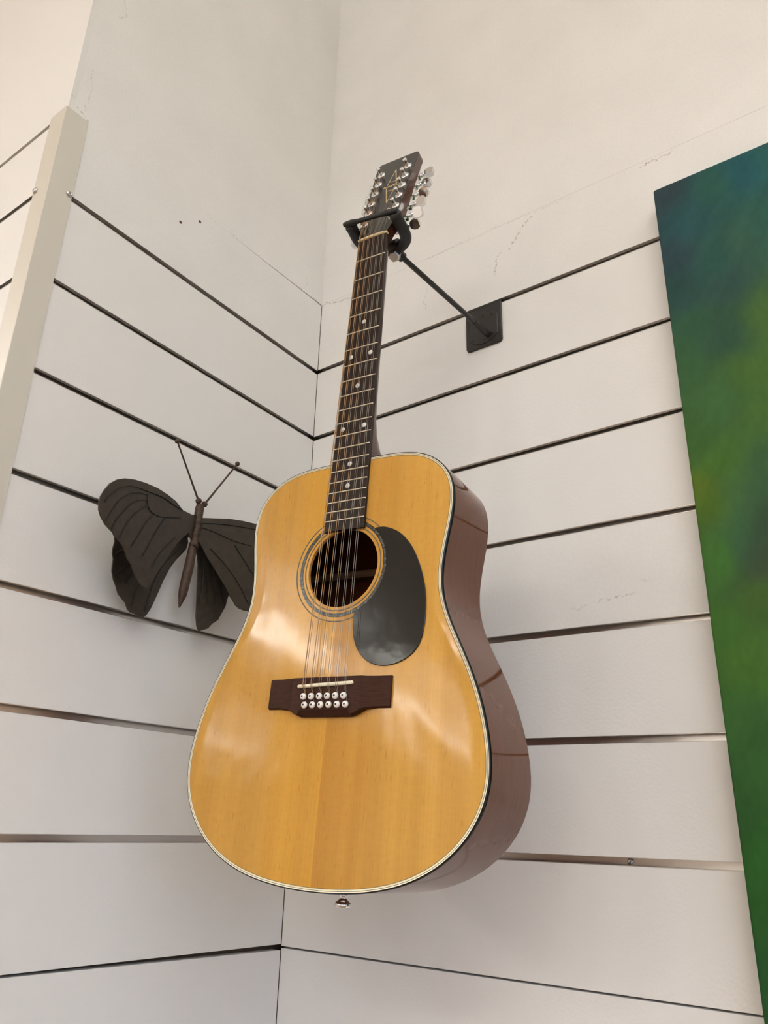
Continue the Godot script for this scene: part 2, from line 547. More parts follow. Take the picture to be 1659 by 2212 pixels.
func build_walls() -> void:
	var low := []
	for k in range(8, 16): low.append([-1.045 - 0.15 * (k - 7), -1.045 - 0.15 * (k - 7)])
	# right wall: panel boards from the corner past the painting
	var R := struct("wall_right", "cream white wall of horizontal boards and metal grooves behind the guitar")
	var raw := [[0.004, 0.004], [-0.151, -0.147], [-0.3047, -0.301], [-0.4475, -0.452], [-0.5964, -0.603], [-0.745, -0.753], [-0.899, -0.898], [-1.045, -1.045, 0.0014, 0.0007]]
	panel(R, at(0, 0, 0), Vector3.RIGHT, Vector3.BACK, 0.0006, 2.6, Vector2(0.169, 0.169), spread(raw + low, 0.0, 0.7, 0.0006, 2.6), M.plaster_right, [4])
	part("plaster", block([Vector2(-0.02, 0.0), Vector2(3.4, 0.0), Vector2(3.4, -0.25), Vector2(-0.02, -0.25)], RISE + 0.169, CEIL + 0.1, at(0, -0.02, 0), Vector3.RIGHT, 1.28), M.plaster_right, R)
	part("backing", block([Vector2(-0.02, -0.0182), Vector2(3.4, -0.0182), Vector2(3.4, -0.25), Vector2(-0.02, -0.25)], -0.1, RISE + 0.169), M.fibreboard, R)
	part("end_wall", block([Vector2(2.6, 0.0), Vector2(3.4, 0.0), Vector2(3.4, -0.018), Vector2(2.6, -0.018)], 0.0, RISE + 0.169), M.plaster, R)
	screw(R, at(0.5685, -0.898, -0.0128), Vector3.BACK, 0.0038)
	# left wall: a short return wall, its far end is an outer corner
	var L := struct("wall_left", "cool white short wall of horizontal boards behind the metal butterfly")
	raw = [[0.0019, 0.0166], [-0.1501, -0.1364], [-0.2916, -0.2878], [-0.4385, -0.442], [-0.5892, -0.5922], [-0.741, -0.740], [-0.889, -0.888], [-1.0451, -1.0307, 0.0042, 0.0008]]
	panel(L, at(0, 0, 0), LEFT_U, LEFT_N, 0.0012, OUTER - 0.001, Vector2(0.168, 0.174), spread(raw + low, 0.0, 0.6, 0.0012, OUTER - 0.001), M.plaster_left)
	var c := LEFT_U * 0.6086 - LEFT_N * 0.0004
	part("plaster", block([Vector2(-0.0004, -0.02), Vector2(-0.25, -0.02), Vector2(-0.25, 0.6086), Vector2(c.x, c.z)], RISE + 0.171, CEIL + 0.1, at(0, -0.02, 0), LEFT_U, 1.28), M.plaster_left, L)
	part("backing", block([Vector2(-0.0185, -0.02), Vector2(-0.25, -0.02), Vector2(-0.25, 0.594), Vector2(-0.0185 + c.x, 0.594)], -0.1, RISE + 0.171), M.fibreboard, L)
	for p in [[0.3784, 0.1162], [0.3382, 0.147]]:
		var st := st_new()
		lathe(st, [Vector2(0.0030, 0.0), Vector2(0.0026, 0.0004), Vector2(0.0012, 0.0002), Vector2(0, 0.0002)], axis_xf(at(0, p[1], 0) + LEFT_U * p[0], LEFT_N), 9)
		part("screw_hole", st, M.hole, L)
	# the wall that runs on to the left from the outer corner
	var F := struct("wall_front", "bright warm wall of boards beyond the corner trim, at the left edge")
	raw = [[0.0128, 0.0164], [-0.1404, -0.1402], [-0.2905, -0.290], [-0.441, -0.441], [-0.592, -0.592], [-0.740, -0.740], [-0.889, -0.889], [-1.035, -1.035, 0.002, 0.002]]
	panel(F, at(LEFT_U.x * OUTER, 0, OUTER), Vector3.LEFT, Vector3.BACK, 0.001, 3.0, Vector2(0.1550, 0.1600), spread(raw + low, 0.0, 0.1, 0.001, 3.0).map(func(q): return [q[0], clampf(q[1], q[0] - 0.01, q[0] + 0.01), q[2], q[3], q[4]]), M.laminate)
	part("plaster", block([Vector2(-10.2, 0.6115), Vector2(c.x + 0.001, 0.6115), Vector2(c.x - 0.002, 0.58), Vector2(-10.2, 0.36)], RISE + 0.20, CEIL + 0.1), M.plaster, F)
	part("plaster_skin", block([Vector2(-10.2, 0.6115), Vector2(c.x + 0.001, 0.6115), Vector2(c.x + 0.0005, 0.6085), Vector2(-10.2, 0.6085)], RISE + 0.1665, RISE + 0.20), M.plaster, F)
	part("batten", block([Vector2(-10.2, 0.6084), Vector2(c.x - 0.03, 0.6084), Vector2(c.x - 0.03, 0.58), Vector2(-10.2, 0.36)], RISE + 0.1750, RISE + 0.1999), M.fibreboard, F)
	part("backing", block([Vector2(-10.2, 0.594), Vector2(-0.0195 + c.x, 0.594), Vector2(-0.03 + c.x, 0.36), Vector2(-10.2, 0.36)], -0.1, RISE + 0.1665), M.fibreboard, F)
	part("end_wall", block([Vector2(-10.2, 0.6115), Vector2(-3.0, 0.6115), Vector2(-3.0, 0.594), Vector2(-10.2, 0.594)], 0.0, RISE + 0.1665), M.plaster, F)
	# white angle profile over the outer corner
	var T := struct("trim_1", "white angle profile screwed over the outer corner of the boards")
	var st2 := st_new()
	var e := LEFT_U
	var nn := LEFT_N
	var o := LEFT_U * (OUTER + 0.0004)
	var P := func(a: float, b: float) -> Vector2: var v: Vector3 = o + e * a + nn * b; return Vector2(v.x, v.z)
	var plan := pack([P.call(-0.0370, 0.0003), P.call(-0.0370, 0.0017), P.call(0.0010, 0.0017), P.call(0.0018, 0.0009), P.call(0.0018, -0.0410), P.call(0.0004, -0.0410), P.call(0.0004, 0.0003)])
	var turned := PackedVector2Array()
	for v in plan: turned.append(Vector2(v.x, -v.y))
	slab(st2, turned, 0.0, RISE + 0.172, Transform3D(Basis(Vector3.RIGHT, Vector3(0, 0, -1), Vector3.UP), Vector3.ZERO))
	part("profile", st2, M.trim, T)
	screw(T, at(0, 0.0192, 0) + LEFT_U * 0.5812 + LEFT_N * 0.0017, LEFT_N, 0.0052)
	screw(T, at(LEFT_U.x * OUTER - 0.034, 0.018, OUTER + 0.0022), Vector3.BACK, 0.0052)

func build_room() -> void:
	var st := st_new()
	cbox(st, Vector3(-3.4, -0.06, 7.0), Vector3(14.4, 0.12, 15.0), 0.0)
	var f := part("floor", st, M.floor, self)
	f.set_meta("kind", "structure")
	st = st_new()
	cbox(st, Vector3(-3.4, CEIL + 0.06, 7.0), Vector3(14.4, 0.12, 15.0), 0.0)
	part("ceiling", st, M.ceiling, self).set_meta("kind", "structure")
	st = st_new()
	cbox(st, Vector3(-3.4, CEIL / 2, 14.4), Vector3(14.4, CEIL, 0.2), 0.0)
	part("wall_back", st, M.paint, self).set_meta("kind", "structure")
	st = st_new()
	cbox(st, Vector3(-10.3, CEIL / 2, 7.3), Vector3(0.2, CEIL, 14.4), 0.0)
	part("wall_far", st, M.paint, self).set_meta("kind", "structure")
	# street side with the shop window
	var W := struct("wall_street", "street wall with the shop window")
	for b in [[0.0, 0.55, -0.25, 14.5], [3.0, CEIL, -0.25, 14.5], [0.55, 3.0, -0.25, 0.9], [0.55, 3.0, 6.3, 14.5]]:
		st = st_new()
		cbox(st, Vector3(3.5, (b[0] + b[1]) / 2, (b[2] + b[3]) / 2), Vector3(0.2, b[1] - b[0], b[3] - b[2]), 0.0)
		part("masonry", st, M.paint, W)
	var win := struct("window_1", "shop window in the street wall")
	for z in [0.93, 2.7, 4.5, 6.27]:
		st = st_new()
		cbox(st, Vector3(3.5, 1.775, z), Vector3(0.07, 2.45, 0.06), 0.004)
		part("mullion", st, M.lamp_body, win)
	for y in [0.58, 2.97]:
		st = st_new()
		cbox(st, Vector3(3.5, y, 3.6), Vector3(0.07, 0.06, 5.28), 0.004)
		part("rail", st, M.lamp_body, win)
	for z in [1.815, 3.6, 5.385]:
		st = st_new()
		cbox(st, Vector3(3.5, 1.775, z), Vector3(0.006, 2.33, 1.72), 0.0)
		part("pane", st, M.glass, win)

func area(parent: Node, size: Vector2, energy: float, xf: Transform3D) -> void:
	var l := AreaLight3D.new()
	l.name = "glow_light"
	l.area_size = size
	l.light_energy = energy
	l.light_color = LAMP_COLOR
	l.shadow_enabled = true
	l.area_range = 30.0
	parent.add_child(l, true)
	l.transform = xf

func build_lamps() -> void:
	# long ceiling lamps, mirrored as streaks in the lacquer of the guitar
	var spots := [[-3.3, 3.0, 0], [-3.3, 6.1, 0], [-3.3, 9.2, 0], [-3.3, 12.0, 0], [-7.7, 3.0, 0], [-7.7, 6.6, 0], [-7.7, 11.5, 0], [2.1, 2.4, 1], [2.1, 6.4, 1], [2.1, 10.4, 1]]     # x, z, hung low
	var body := st_new()
	cbox(body, Vector3(0, 0.035, 0), Vector3(0.30, 0.05, 2.4), 0.006)
	var bm := done(body)
	var dif := st_new()
	cbox(dif, Vector3(0, 0.004, 0), Vector3(0.26, 0.014, 2.34), 0.003)
	var dm := done(dif)
	dif = st_new()
	cbox(dif, Vector3(0, 0.063, 0), Vector3(0.22, 0.010, 2.30), 0.003)
	var um := done(dif)
	for s in spots:
		var near: bool = s[2] == 1
		var drop := 0.85 if near else 0.46
		var t := thing("pendant_lamp", "long pendant lamp hung low near the shop window" if near else "long pendant lamp hung high over the shop floor", "lamp", Transform3D(Basis.IDENTITY, Vector3(s[0], CEIL - drop, s[1])))
		t.set_meta("group", "low pendant lamps by the window" if near else "high pendant lamps of the shop")
		obj("housing", bm, M.lamp_body, t)
		obj("diffuser", dm, M.glow, t)
		area(t, Vector2(0.26, 2.34), PENDANT_ENERGY if near else LAMP_ENERGY, Transform3D(Basis(Vector3.RIGHT, -PI / 2), Vector3(0, -0.008, 0)))
		obj("upper_diffuser", um, M.glow, t)
		for z in [-0.9, 0.9]:
			var cord := st_new()
			tube(cord, [Vector3(0, 0.06, z), Vector3(0, drop, z)], 0.002, 6)
			part("cord", cord, M.lamp_body, t)
		area(t, Vector2(0.22, 2.30), PENDANT_UP if near else LAMP_UP, Transform3D(Basis(Vector3.RIGHT, PI / 2), Vector3(0, 0.075, 0)))
	# flood heads on a ceiling track, turned to the corner
	var T := thing("lamp_track", "ceiling track that carries the flood lamps", "track", Transform3D(Basis.IDENTITY, Vector3(1.0, CEIL, 4.5)))
	body = st_new()
	cbox(body, Vector3(0, -0.018, 0), Vector3(4.6, 0.034, 0.036), 0.003)
	part("rail", body, M.lamp_body, T)
	var case_ := st_new()
	cbox(case_, Vector3(0, 0, 0.02), Vector3(0.34, 0.28, 0.04), 0.006)
	var cm := done(case_)
	var lens := st_new()
	cbox(lens, Vector3(0, 0, -0.002), Vector3(0.30, 0.24, 0.008), 0.002)
	var lm := done(lens)
	for h in FLOODS:
		var p := Vector3(h[0], CEIL - 0.64, 4.5)
		var aim := Vector3(h[1], h[2] + RISE, h[3])
		var xf := Transform3D(Basis.looking_at(aim - p, Vector3.UP), p)
		var t := thing("flood_lamp", "square flood lamp on the ceiling track", "lamp", xf)
		t.set_meta("group", "flood lamps on the ceiling track")
		obj("case", cm, M.lamp_body, t)
		obj("lens", lm, M.glow, t)
		var st := st_new()
		var up := xf.affine_inverse() * Vector3(p.x, CEIL - 0.034, p.z)
		tube(st, [Vector3(0, 0, 0.04), up], 0.008, 10)
		part("stem", st, M.lamp_body, t)
		area(t, Vector2(0.30, 0.24), h[4], Transform3D(Basis.IDENTITY, Vector3(0, 0, -0.008)))

# ------------------------------------------------------------------ the guitar
# own axes: x to the viewer's right, y towards the head, z out of the top; origin where the centre line meets the saddle line
const HALF := [0.0, 0.2872, 0.030, 0.2872, 0.055, 0.2870, 0.072, 0.2853, 0.0865, 0.2835, 0.0985, 0.2795, 0.1095, 0.2752, 0.1205, 0.2680, 0.1300, 0.2590, 0.1375, 0.2490, 0.1430, 0.2365, 0.1456, 0.2220, 0.1457, 0.2060, 0.1436, 0.1880, 0.1396, 0.1680, 0.1357, 0.1480, 0.1333, 0.1270, 0.1339, 0.1070, 0.1380, 0.0880, 0.1460, 0.0680, 0.1558, 0.0490, 0.1657, 0.0295, 0.1750, 0.0100, 0.1836, -0.0120, 0.1902, -0.0340, 0.1948, -0.0560, 0.1973, -0.0760, 0.1975, -0.0920, 0.1953, -0.1100, 0.1890, -0.1290, 0.1775, -0.1480, 0.1615, -0.1655, 0.1420, -0.1805, 0.1180, -0.1935, 0.0885, -0.2030, 0.0570, -0.2083, 0.0270, -0.2107, 0.0, -0.2113]
const HOLE := Vector2(0.001, 0.1429)
const HOLE_R := 0.0495
const HEAD_TILT := 0.2443      # 14 degrees

func body_depth(y: float) -> float:
	return 0.1122 - 0.04 * y

func top_height(p: Vector2, n: FastNoiseLite, edge: float) -> float:   # slight waves of an old top, none at the rim
	return (n.get_noise_2d(p.x * 1000.0, p.y * 1000.0) * 0.00022 + 0.0008) * clampf(edge * 6.0, 0.0, 1.0)

func spruce(side: int) -> StandardMaterial3D:
	var w := 512
	var h := 768
	var im := Image.create(w, h, false, Image.FORMAT_RGB8)
	var broad := noise(0.010, 3, 51 + side)
	var lines := noise(0.11, 2, 53 + side)
	var silk := noise(0.05, 3, 55 + side)
	var fleck := noise(0.05, 2, 57 + side)
	for j in h:
		for i in w:
			var x := float(i)
			var y := float(j)
			# u = 0 at the centre joint
			var k := 0.028 * lines.get_noise_2d(x * 1.6, y * 0.006) + 0.075 * broad.get_noise_2d(x, y * 0.05 + 40.0 * side) + 0.02 * silk.get_noise_2d(x * 0.5, y * 2.0)
			var fl := clampf(fleck.get_noise_2d(x * 2.2, y * 0.5) - 0.50, 0.0, 0.3) * 0.4
			var near := x / w
			var c := Color(0.770, 0.580, 0.265)
			if side < 0: c = c.lerp(Color(0.800, 0.592, 0.220), clampf(1.0 - near * 2.4 + broad.get_noise_2d(x * 0.8, y * 0.1) * 0.5, 0.0, 1.0))
			else: c = c.lerp(Color(0.712, 0.505, 0.203), clampf(0.9 - near * 2.6 + broad.get_noise_2d(x * 0.8, y * 0.1) * 0.5, 0.0, 1.0))
			k -= fl
			im.set_pixel(i, j, Color(c.r * (1.0 + k * 0.8), c.g * (1.0 + k), c.b * (1.0 + k * 1.3)))
	var m := mat(Color.WHITE, 0.12, 0.0, 0.4)
	m.albedo_texture = ImageTexture.create_from_image(im)
	relief(m, noise_tex(0.05, 512, 3, 58), 0.0016)     # fine unevenness of the old lacquer
	return m

func build_guitar() -> Node3D:
	var xf := Transform3D(Basis(Vector3(0.99433, -0.03282, -0.10111), Vector3(0.02845, 0.99861, -0.04435), Vector3(0.10242, 0.04122, 0.99389)).orthonormalized(), at(0.36677, -0.71793, 0.34755))
	var G := thing("acoustic_guitar", "twelve-string acoustic guitar with honey spruce top hanging in the wall corner", "guitar", xf)
	# outline, clockwise from the neck joint round the right side
	var half := smooth_path(pairs(HALF), 5)
	var out := half.duplicate()
	for k in range(half.size() - 2, 0, -1): out.append(Vector2(-half[k].x, half[k].y))
	var n := out.size()
	for i in 40:      # even out the bends of the rim
		var prev := out.duplicate()
		for k in n: out[k] = prev[k] * 0.5 + (prev[(k + 1) % n] + prev[(k + n - 1) % n]) * 0.25
	var nrm := []
	for k in n:
		var d: Vector2 = (out[(k + 1) % n] - out[(k + n - 1) % n]).normalized()
		nrm.append(Vector2(d.y, -d.x))
	for k in n: out[k] -= nrm[k] * 0.0011
	var inset := func(k: int, by: float) -> Vector2: return out[k % n] + nrm[k % n] * by
	var EDGE := 0.0049
	# spruce top: two bookmatched halves
	var wave := noise(0.016, 2, 61)
	for side in [1, -1]:
		var st := st_new()
		st.set_smooth_group(0)
		var hn := half.size() - 1
		var steps := 22
		var P := func(k: int, s: int) -> Array:
			var e: Vector2 = inset.call(k, EDGE)
			if k % n == 0 or k % n == hn: e.x = 0.0
			var dir := (e - HOLE).normalized()
			var a: Vector2 = HOLE + dir * HOLE_R
			if k % n == 0 or k % n == hn: a = Vector2(0.0, HOLE.y + signf(dir.y) * HOLE_R)
			var t := float(s) / steps
			var p := a.lerp(e, t)
			return [Vector3(p.x, p.y, top_height(p, wave, p.distance_to(e) * 10.0)), Vector2(absf(p.x) / 0.21, (0.30 - p.y) / 0.52)]
		for kk in hn:
			var k := kk if side > 0 else kk + hn
			for s in steps:
				var a: Array = P.call(k, s)
				var b: Array = P.call(k, s + 1)
				var c: Array = P.call(k + 1, s + 1)
				var d: Array = P.call(k + 1, s)
				tri_uv(st, [a[0], c[0], b[0]], [a[1], c[1], b[1]])
				tri_uv(st, [a[0], d[0], c[0]], [a[1], d[1], c[1]])
		var o := part("top_half", st, spruce(side), G)
		o.set_meta("label", "warmer right half of the spruce top" if side > 0 else "yellower left half of the spruce top")
	# edge of the sound hole
	var st := st_new()
	for i in 72:
		var a := Vector2.from_angle(TAU * i / 72) * HOLE_R + HOLE
		var b := Vector2.from_angle(TAU * (i + 1) / 72) * HOLE_R + HOLE
		quad(st, Vector3(b.x, b.y, 0.0009), Vector3(b.x, b.y, -0.0035), Vector3(a.x, a.y, -0.0035), Vector3(a.x, a.y, 0.0009))
	part("soundhole_edge", st, mat(srgb(0.62, 0.33, 0.11), 0.5), G)
	# bindings: bands inward from the rim
	for b in [[0.0, 0.0013, "black"], [0.0013, 0.0024, "ivory"], [0.0024, 0.0028, "black"], [0.0028, 0.0044, "cream"], [0.0044, 0.0049, "purfling"]]:
		st = st_new()
		st.set_smooth_group(0)
		for k in n:
			var a0: Vector2 = inset.call(k, b[0])
			var a1: Vector2 = inset.call(k, b[1])
			var c0: Vector2 = inset.call(k + 1, b[0])
			var c1: Vector2 = inset.call(k + 1, b[1])
			var z0 := -0.0005 if b[0] == 0.0 else 0.0
			quad(st, Vector3(a0.x, a0.y, z0), Vector3(a1.x, a1.y, 0), Vector3(c1.x, c1.y, 0), Vector3(c0.x, c0.y, z0))
			if b[0] == 0.0:
				quad(st, Vector3(a0.x, a0.y, z0), Vector3(c0.x, c0.y, z0), Vector3(c0.x, c0.y, -0.0052), Vector3(a0.x, a0.y, -0.0052))
			else:
				quad(st, Vector3(a1.x, a1.y, 0), Vector3(a1.x, a1.y, -0.001), Vector3(c1.x, c1.y, -0.001), Vector3(c1.x, c1.y, 0))
		part("binding", st, M[b[2]], G).set_meta("label", {"black": "black line of the binding", "ivory": "white line of the binding", "cream": "cream line of the binding", "purfling": "dark inner line of the binding"}[b[2]])
	# sides, their grain running round the rim
	st = st_new()
	st.set_smooth_group(0)
	var run := 0.0
	for k in n:
		var next: float = run + out[k].distance_to(out[(k + 1) % n])
		var rows := [-0.0052, -0.03, -0.06, -0.5]
		for r in 3:
			var P2 := func(q: int, z: float) -> Vector3:
				var p: Vector2 = out[q % n]
				return Vector3(p.x, p.y, maxf(z, -body_depth(p.y) + 0.003))
			var q := [P2.call(k, rows[r]), P2.call(k + 1, rows[r]), P2.call(k + 1, rows[r + 1]), P2.call(k, rows[r + 1])]
			var uv := [Vector2(run * 1.2, q[0].z * 9.0), Vector2(next * 1.2, q[1].z * 9.0), Vector2(next * 1.2, q[2].z * 9.0), Vector2(run * 1.2, q[3].z * 9.0)]
			tri_uv(st, [q[0], q[2], q[1]], [uv[0], uv[2], uv[1]])
			tri_uv(st, [q[0], q[3], q[2]], [uv[0], uv[3], uv[2]])
		run = next
	part("side", st, M.side_wood, G)
	# rear binding and the arched back
	st = st_new()
	st.set_smooth_group(0)
	var bk := st_new()
	bk.set_smooth_group(0)
	for k in n:
		var Q := func(q: int, t: float) -> Vector3:
			var p: Vector2 = inset.call(q, 0.003)
			p = p.lerp(Vector2(0, 0.02), t)
			return Vector3(p.x, p.y, -body_depth(p.y) - 0.012 * (1.0 - (1.0 - t) * (1.0 - t)))
		var p: Vector2 = out[k]
		var q2: Vector2 = out[(k + 1) % n]
		quad(st, Vector3(p.x, p.y, -body_depth(p.y) + 0.003), Vector3(q2.x, q2.y, -body_depth(q2.y) + 0.003), Q.call(k + 1, 0.0), Q.call(k, 0.0))
		for s in 8:
			quad(bk, Q.call(k, s / 8.0), Q.call(k + 1, s / 8.0), Q.call(k + 1, (s + 1) / 8.0), Q.call(k, (s + 1) / 8.0))
	part("back_binding", st, M.black, G)
	part("back", bk, M.mahogany, G)
	# inside: braces under the back and the neck block, seen through the hole
	for y in [0.17, 0.03, -0.10]:
		st = st_new()
		cbox(st, Vector3(0, y, -body_depth(y) + 0.002), Vector3(0.26, 0.010, 0.020), 0.003)
		part("back_brace", st, M.inside, G)
	st = st_new()
	cbox(st, Vector3(0, 0.262, -0.05), Vector3(0.09, 0.04, 0.085), 0.004)
	part("neck_block", st, M.inside, G)
	# rosette
	for r in [[0.0533, 0.0545, "purfling", "dark inner ring of the rosette"], [0.0575, 0.0583, "black", "black ring of the rosette"], [0.0583, 0.0612, "abalone", "shell ring of the rosette"], [0.0612, 0.0619, "black", "black ring of the rosette"], [0.0664, 0.0676, "purfling", "dark outer ring of the rosette"]]:
		st = st_new()
		ring_flat(st, HOLE, r[0], r[1], 0.00125)
		part("rosette_ring", st, M[r[2]], G).set_meta("label", r[3])
	# pickguard
	var pg := smooth_path(pairs([0.0445, 0.1886, 0.0560, 0.1883, 0.0684, 0.1839, 0.0790, 0.1775, 0.0883, 0.1684, 0.0975, 0.1560, 0.1053, 0.1407, 0.1115, 0.1240, 0.1162, 0.1065, 0.1184, 0.0900, 0.1186, 0.0742, 0.1172, 0.0590, 0.1140, 0.0460, 0.1075, 0.0355, 0.0980, 0.0280, 0.0840, 0.0222, 0.0694, 0.0205, 0.0560, 0.0228, 0.0446, 0.0288, 0.0355, 0.0375, 0.0291, 0.0482, 0.0252, 0.0610, 0.0237, 0.0758, 0.0244, 0.0862]), 3)
	for i in range(0, 17):
		var t := lerpf(-1.165, 0.81, i / 16.0)
		pg.append(HOLE + Vector2.from_angle(t) * 0.0619)
	st = st_new()
	slab(st, pack(pg), 0.0002, 0.0024, Transform3D.IDENTITY, 0.0005)
	part("pickguard", st, M.guard, G)
	build_bridge(G)
	build_neck(G)
	build_head(G)
	build_strings(G)
	# strap button at the tail
	st = st_new()
	var bx := Transform3D(Basis(Vector3.RIGHT, Vector3(0, -1, 0), Vector3(0, 0, -1)), Vector3(0.002, -0.2108, -0.062))
	lathe(st, [Vector2(0.0, 0.0), Vector2(0.0085, 0.0), Vector2(0.0085, 0.0016), Vector2(0.0060, 0.0032), Vector2(0.0040, 0.0055), Vector2(0.0040, 0.0075), Vector2(0.0062, 0.0098), Vector2(0.0086, 0.0112), Vector2(0.0088, 0.0150), Vector2(0.0080, 0.0160), Vector2(0.0, 0.0164)], bx, 28)
	part("strap_button", st, M.chrome, G)
	return G

func build_bridge(G: Node3D) -> void:
	var B := Node3D.new()
	B.name = "bridge"
	G.add_child(B, true)
	var st := st_new()
	# stations across: x, upper edge, lower edge, lower edge of the flat top, height
	var s := []
	for x in [-0.0822, -0.066, -0.052, -0.0465, -0.041, -0.036, -0.0325, 0.0325, 0.036, 0.041, 0.0465, 0.052, 0.066, 0.0822]:
		var a := absf(x)
		var lowy := -0.0254
		if a < 0.0335: lowy = -0.0345
		elif a < 0.060: lowy = lerpf(-0.0345, -0.0254, smoothstep(0.0, 1.0, (a - 0.0325) / 0.026))
		var h := 0.0098 if a < 0.046 else lerpf(0.0098, 0.0052, clampf((a - 0.046) / 0.010, 0.0, 1.0))
		if a > 0.06: h = lerpf(0.0052, 0.0042, (a - 0.06) / 0.0222)
		s.append([x, 0.0092, lowy, maxf(lowy + 0.0055, -0.0275) if a < 0.0335 else lowy + 0.0015, h])
	for k in s.size():
		var q: Array = s[k]
		var ring := [Vector3(q[0], q[1], -0.001), Vector3(q[0], q[1], q[4] - 0.0008), Vector3(q[0], q[1] - 0.0008, q[4]), Vector3(q[0], q[3], q[4]), Vector3(q[0], q[2], minf(q[4] * 0.45, q[4])), Vector3(q[0], q[2], -0.001)]
		if k > 0:
			var w: Array = s[k - 1]
			var prev := [Vector3(w[0], w[1], -0.001), Vector3(w[0], w[1], w[4] - 0.0008), Vector3(w[0], w[1] - 0.0008, w[4]), Vector3(w[0], w[3], w[4]), Vector3(w[0], w[2], minf(w[4] * 0.45, w[4])), Vector3(w[0], w[2], -0.001)]
			for i in 5: quad(st, prev[i], ring[i], ring[i + 1], prev[i + 1])
		if k == 0:
			for i in range(1, 5): tri(st, ring[0], ring[i], ring[i + 1])
		elif k == s.size() - 1:
			for i in range(1, 5): tri(st, ring[0], ring[i + 1], ring[i])
	part("base", st, M.bridge_wood, B)
	st = st_new()
	var sad := []
	for e in [0.0, 0.012, 0.035, 0.2, 0.5, 0.8, 0.965, 0.988, 1.0]: sad.append(Vector3(lerpf(-0.0375, 0.0375, e), lerpf(-0.0012, 0.0014, e), 0.0108))
	tube(st, sad, [0.0012, 0.0021, 0.0022, 0.0022, 0.0022, 0.0022, 0.0022, 0.0021, 0.0012], 10)
	var sd := part("saddle", st, M.ivory, B)
	sd.set_meta("label", "ivory coloured saddle")
	var head := st_new()
	lathe(head, [Vector2(0.0024, -0.004), Vector2(0.0024, 0.0), Vector2(0.0036, 0.0006), Vector2(0.0039, 0.0018), Vector2(0.0036, 0.0031), Vector2(0.0026, 0.0041), Vector2(0.0013, 0.0046), Vector2(0.0, 0.0047)], axis_xf(Vector3.ZERO, Vector3.BACK), 18)
	var hm := done(head)
	var dot := st_new()
	lathe(dot, [Vector2(0.0012, 0.0045), Vector2(0.0011, 0.0049), Vector2(0.0, 0.0050)], axis_xf(Vector3.ZERO, Vector3.BACK), 12)
	var dm := done(dot)
	for r in 2:
		for i in 6:
			var x := lerpf(-0.0277, 0.0268, i / 5.0) if r == 0 else lerpf(-0.0250, 0.0302, i / 5.0)
			var p := obj("bridge_pin", hm, M.pin, B)
			p.position = Vector3(x, -0.0128 if r == 0 else -0.0224, 0.0098)
	for r in 2:
		for i in 6:
			var x := lerpf(-0.0277, 0.0268, i / 5.0) if r == 0 else lerpf(-0.0250, 0.0302, i / 5.0)
			var p := obj("pin_dot", dm, M.black, B)
			p.position = Vector3(x, -0.0128 if r == 0 else -0.0224, 0.0098)

func fret_y(k: int) -> float:
	return SCALE_LENGTH * pow(2.0, -k / 12.0)

func neck_w(y: float) -> float:      # width of the fingerboard
	return 0.0482 + 0.0071 * (SCALE_LENGTH - y) / (SCALE_LENGTH / 2.0)

const BOARD_Z := 0.0056

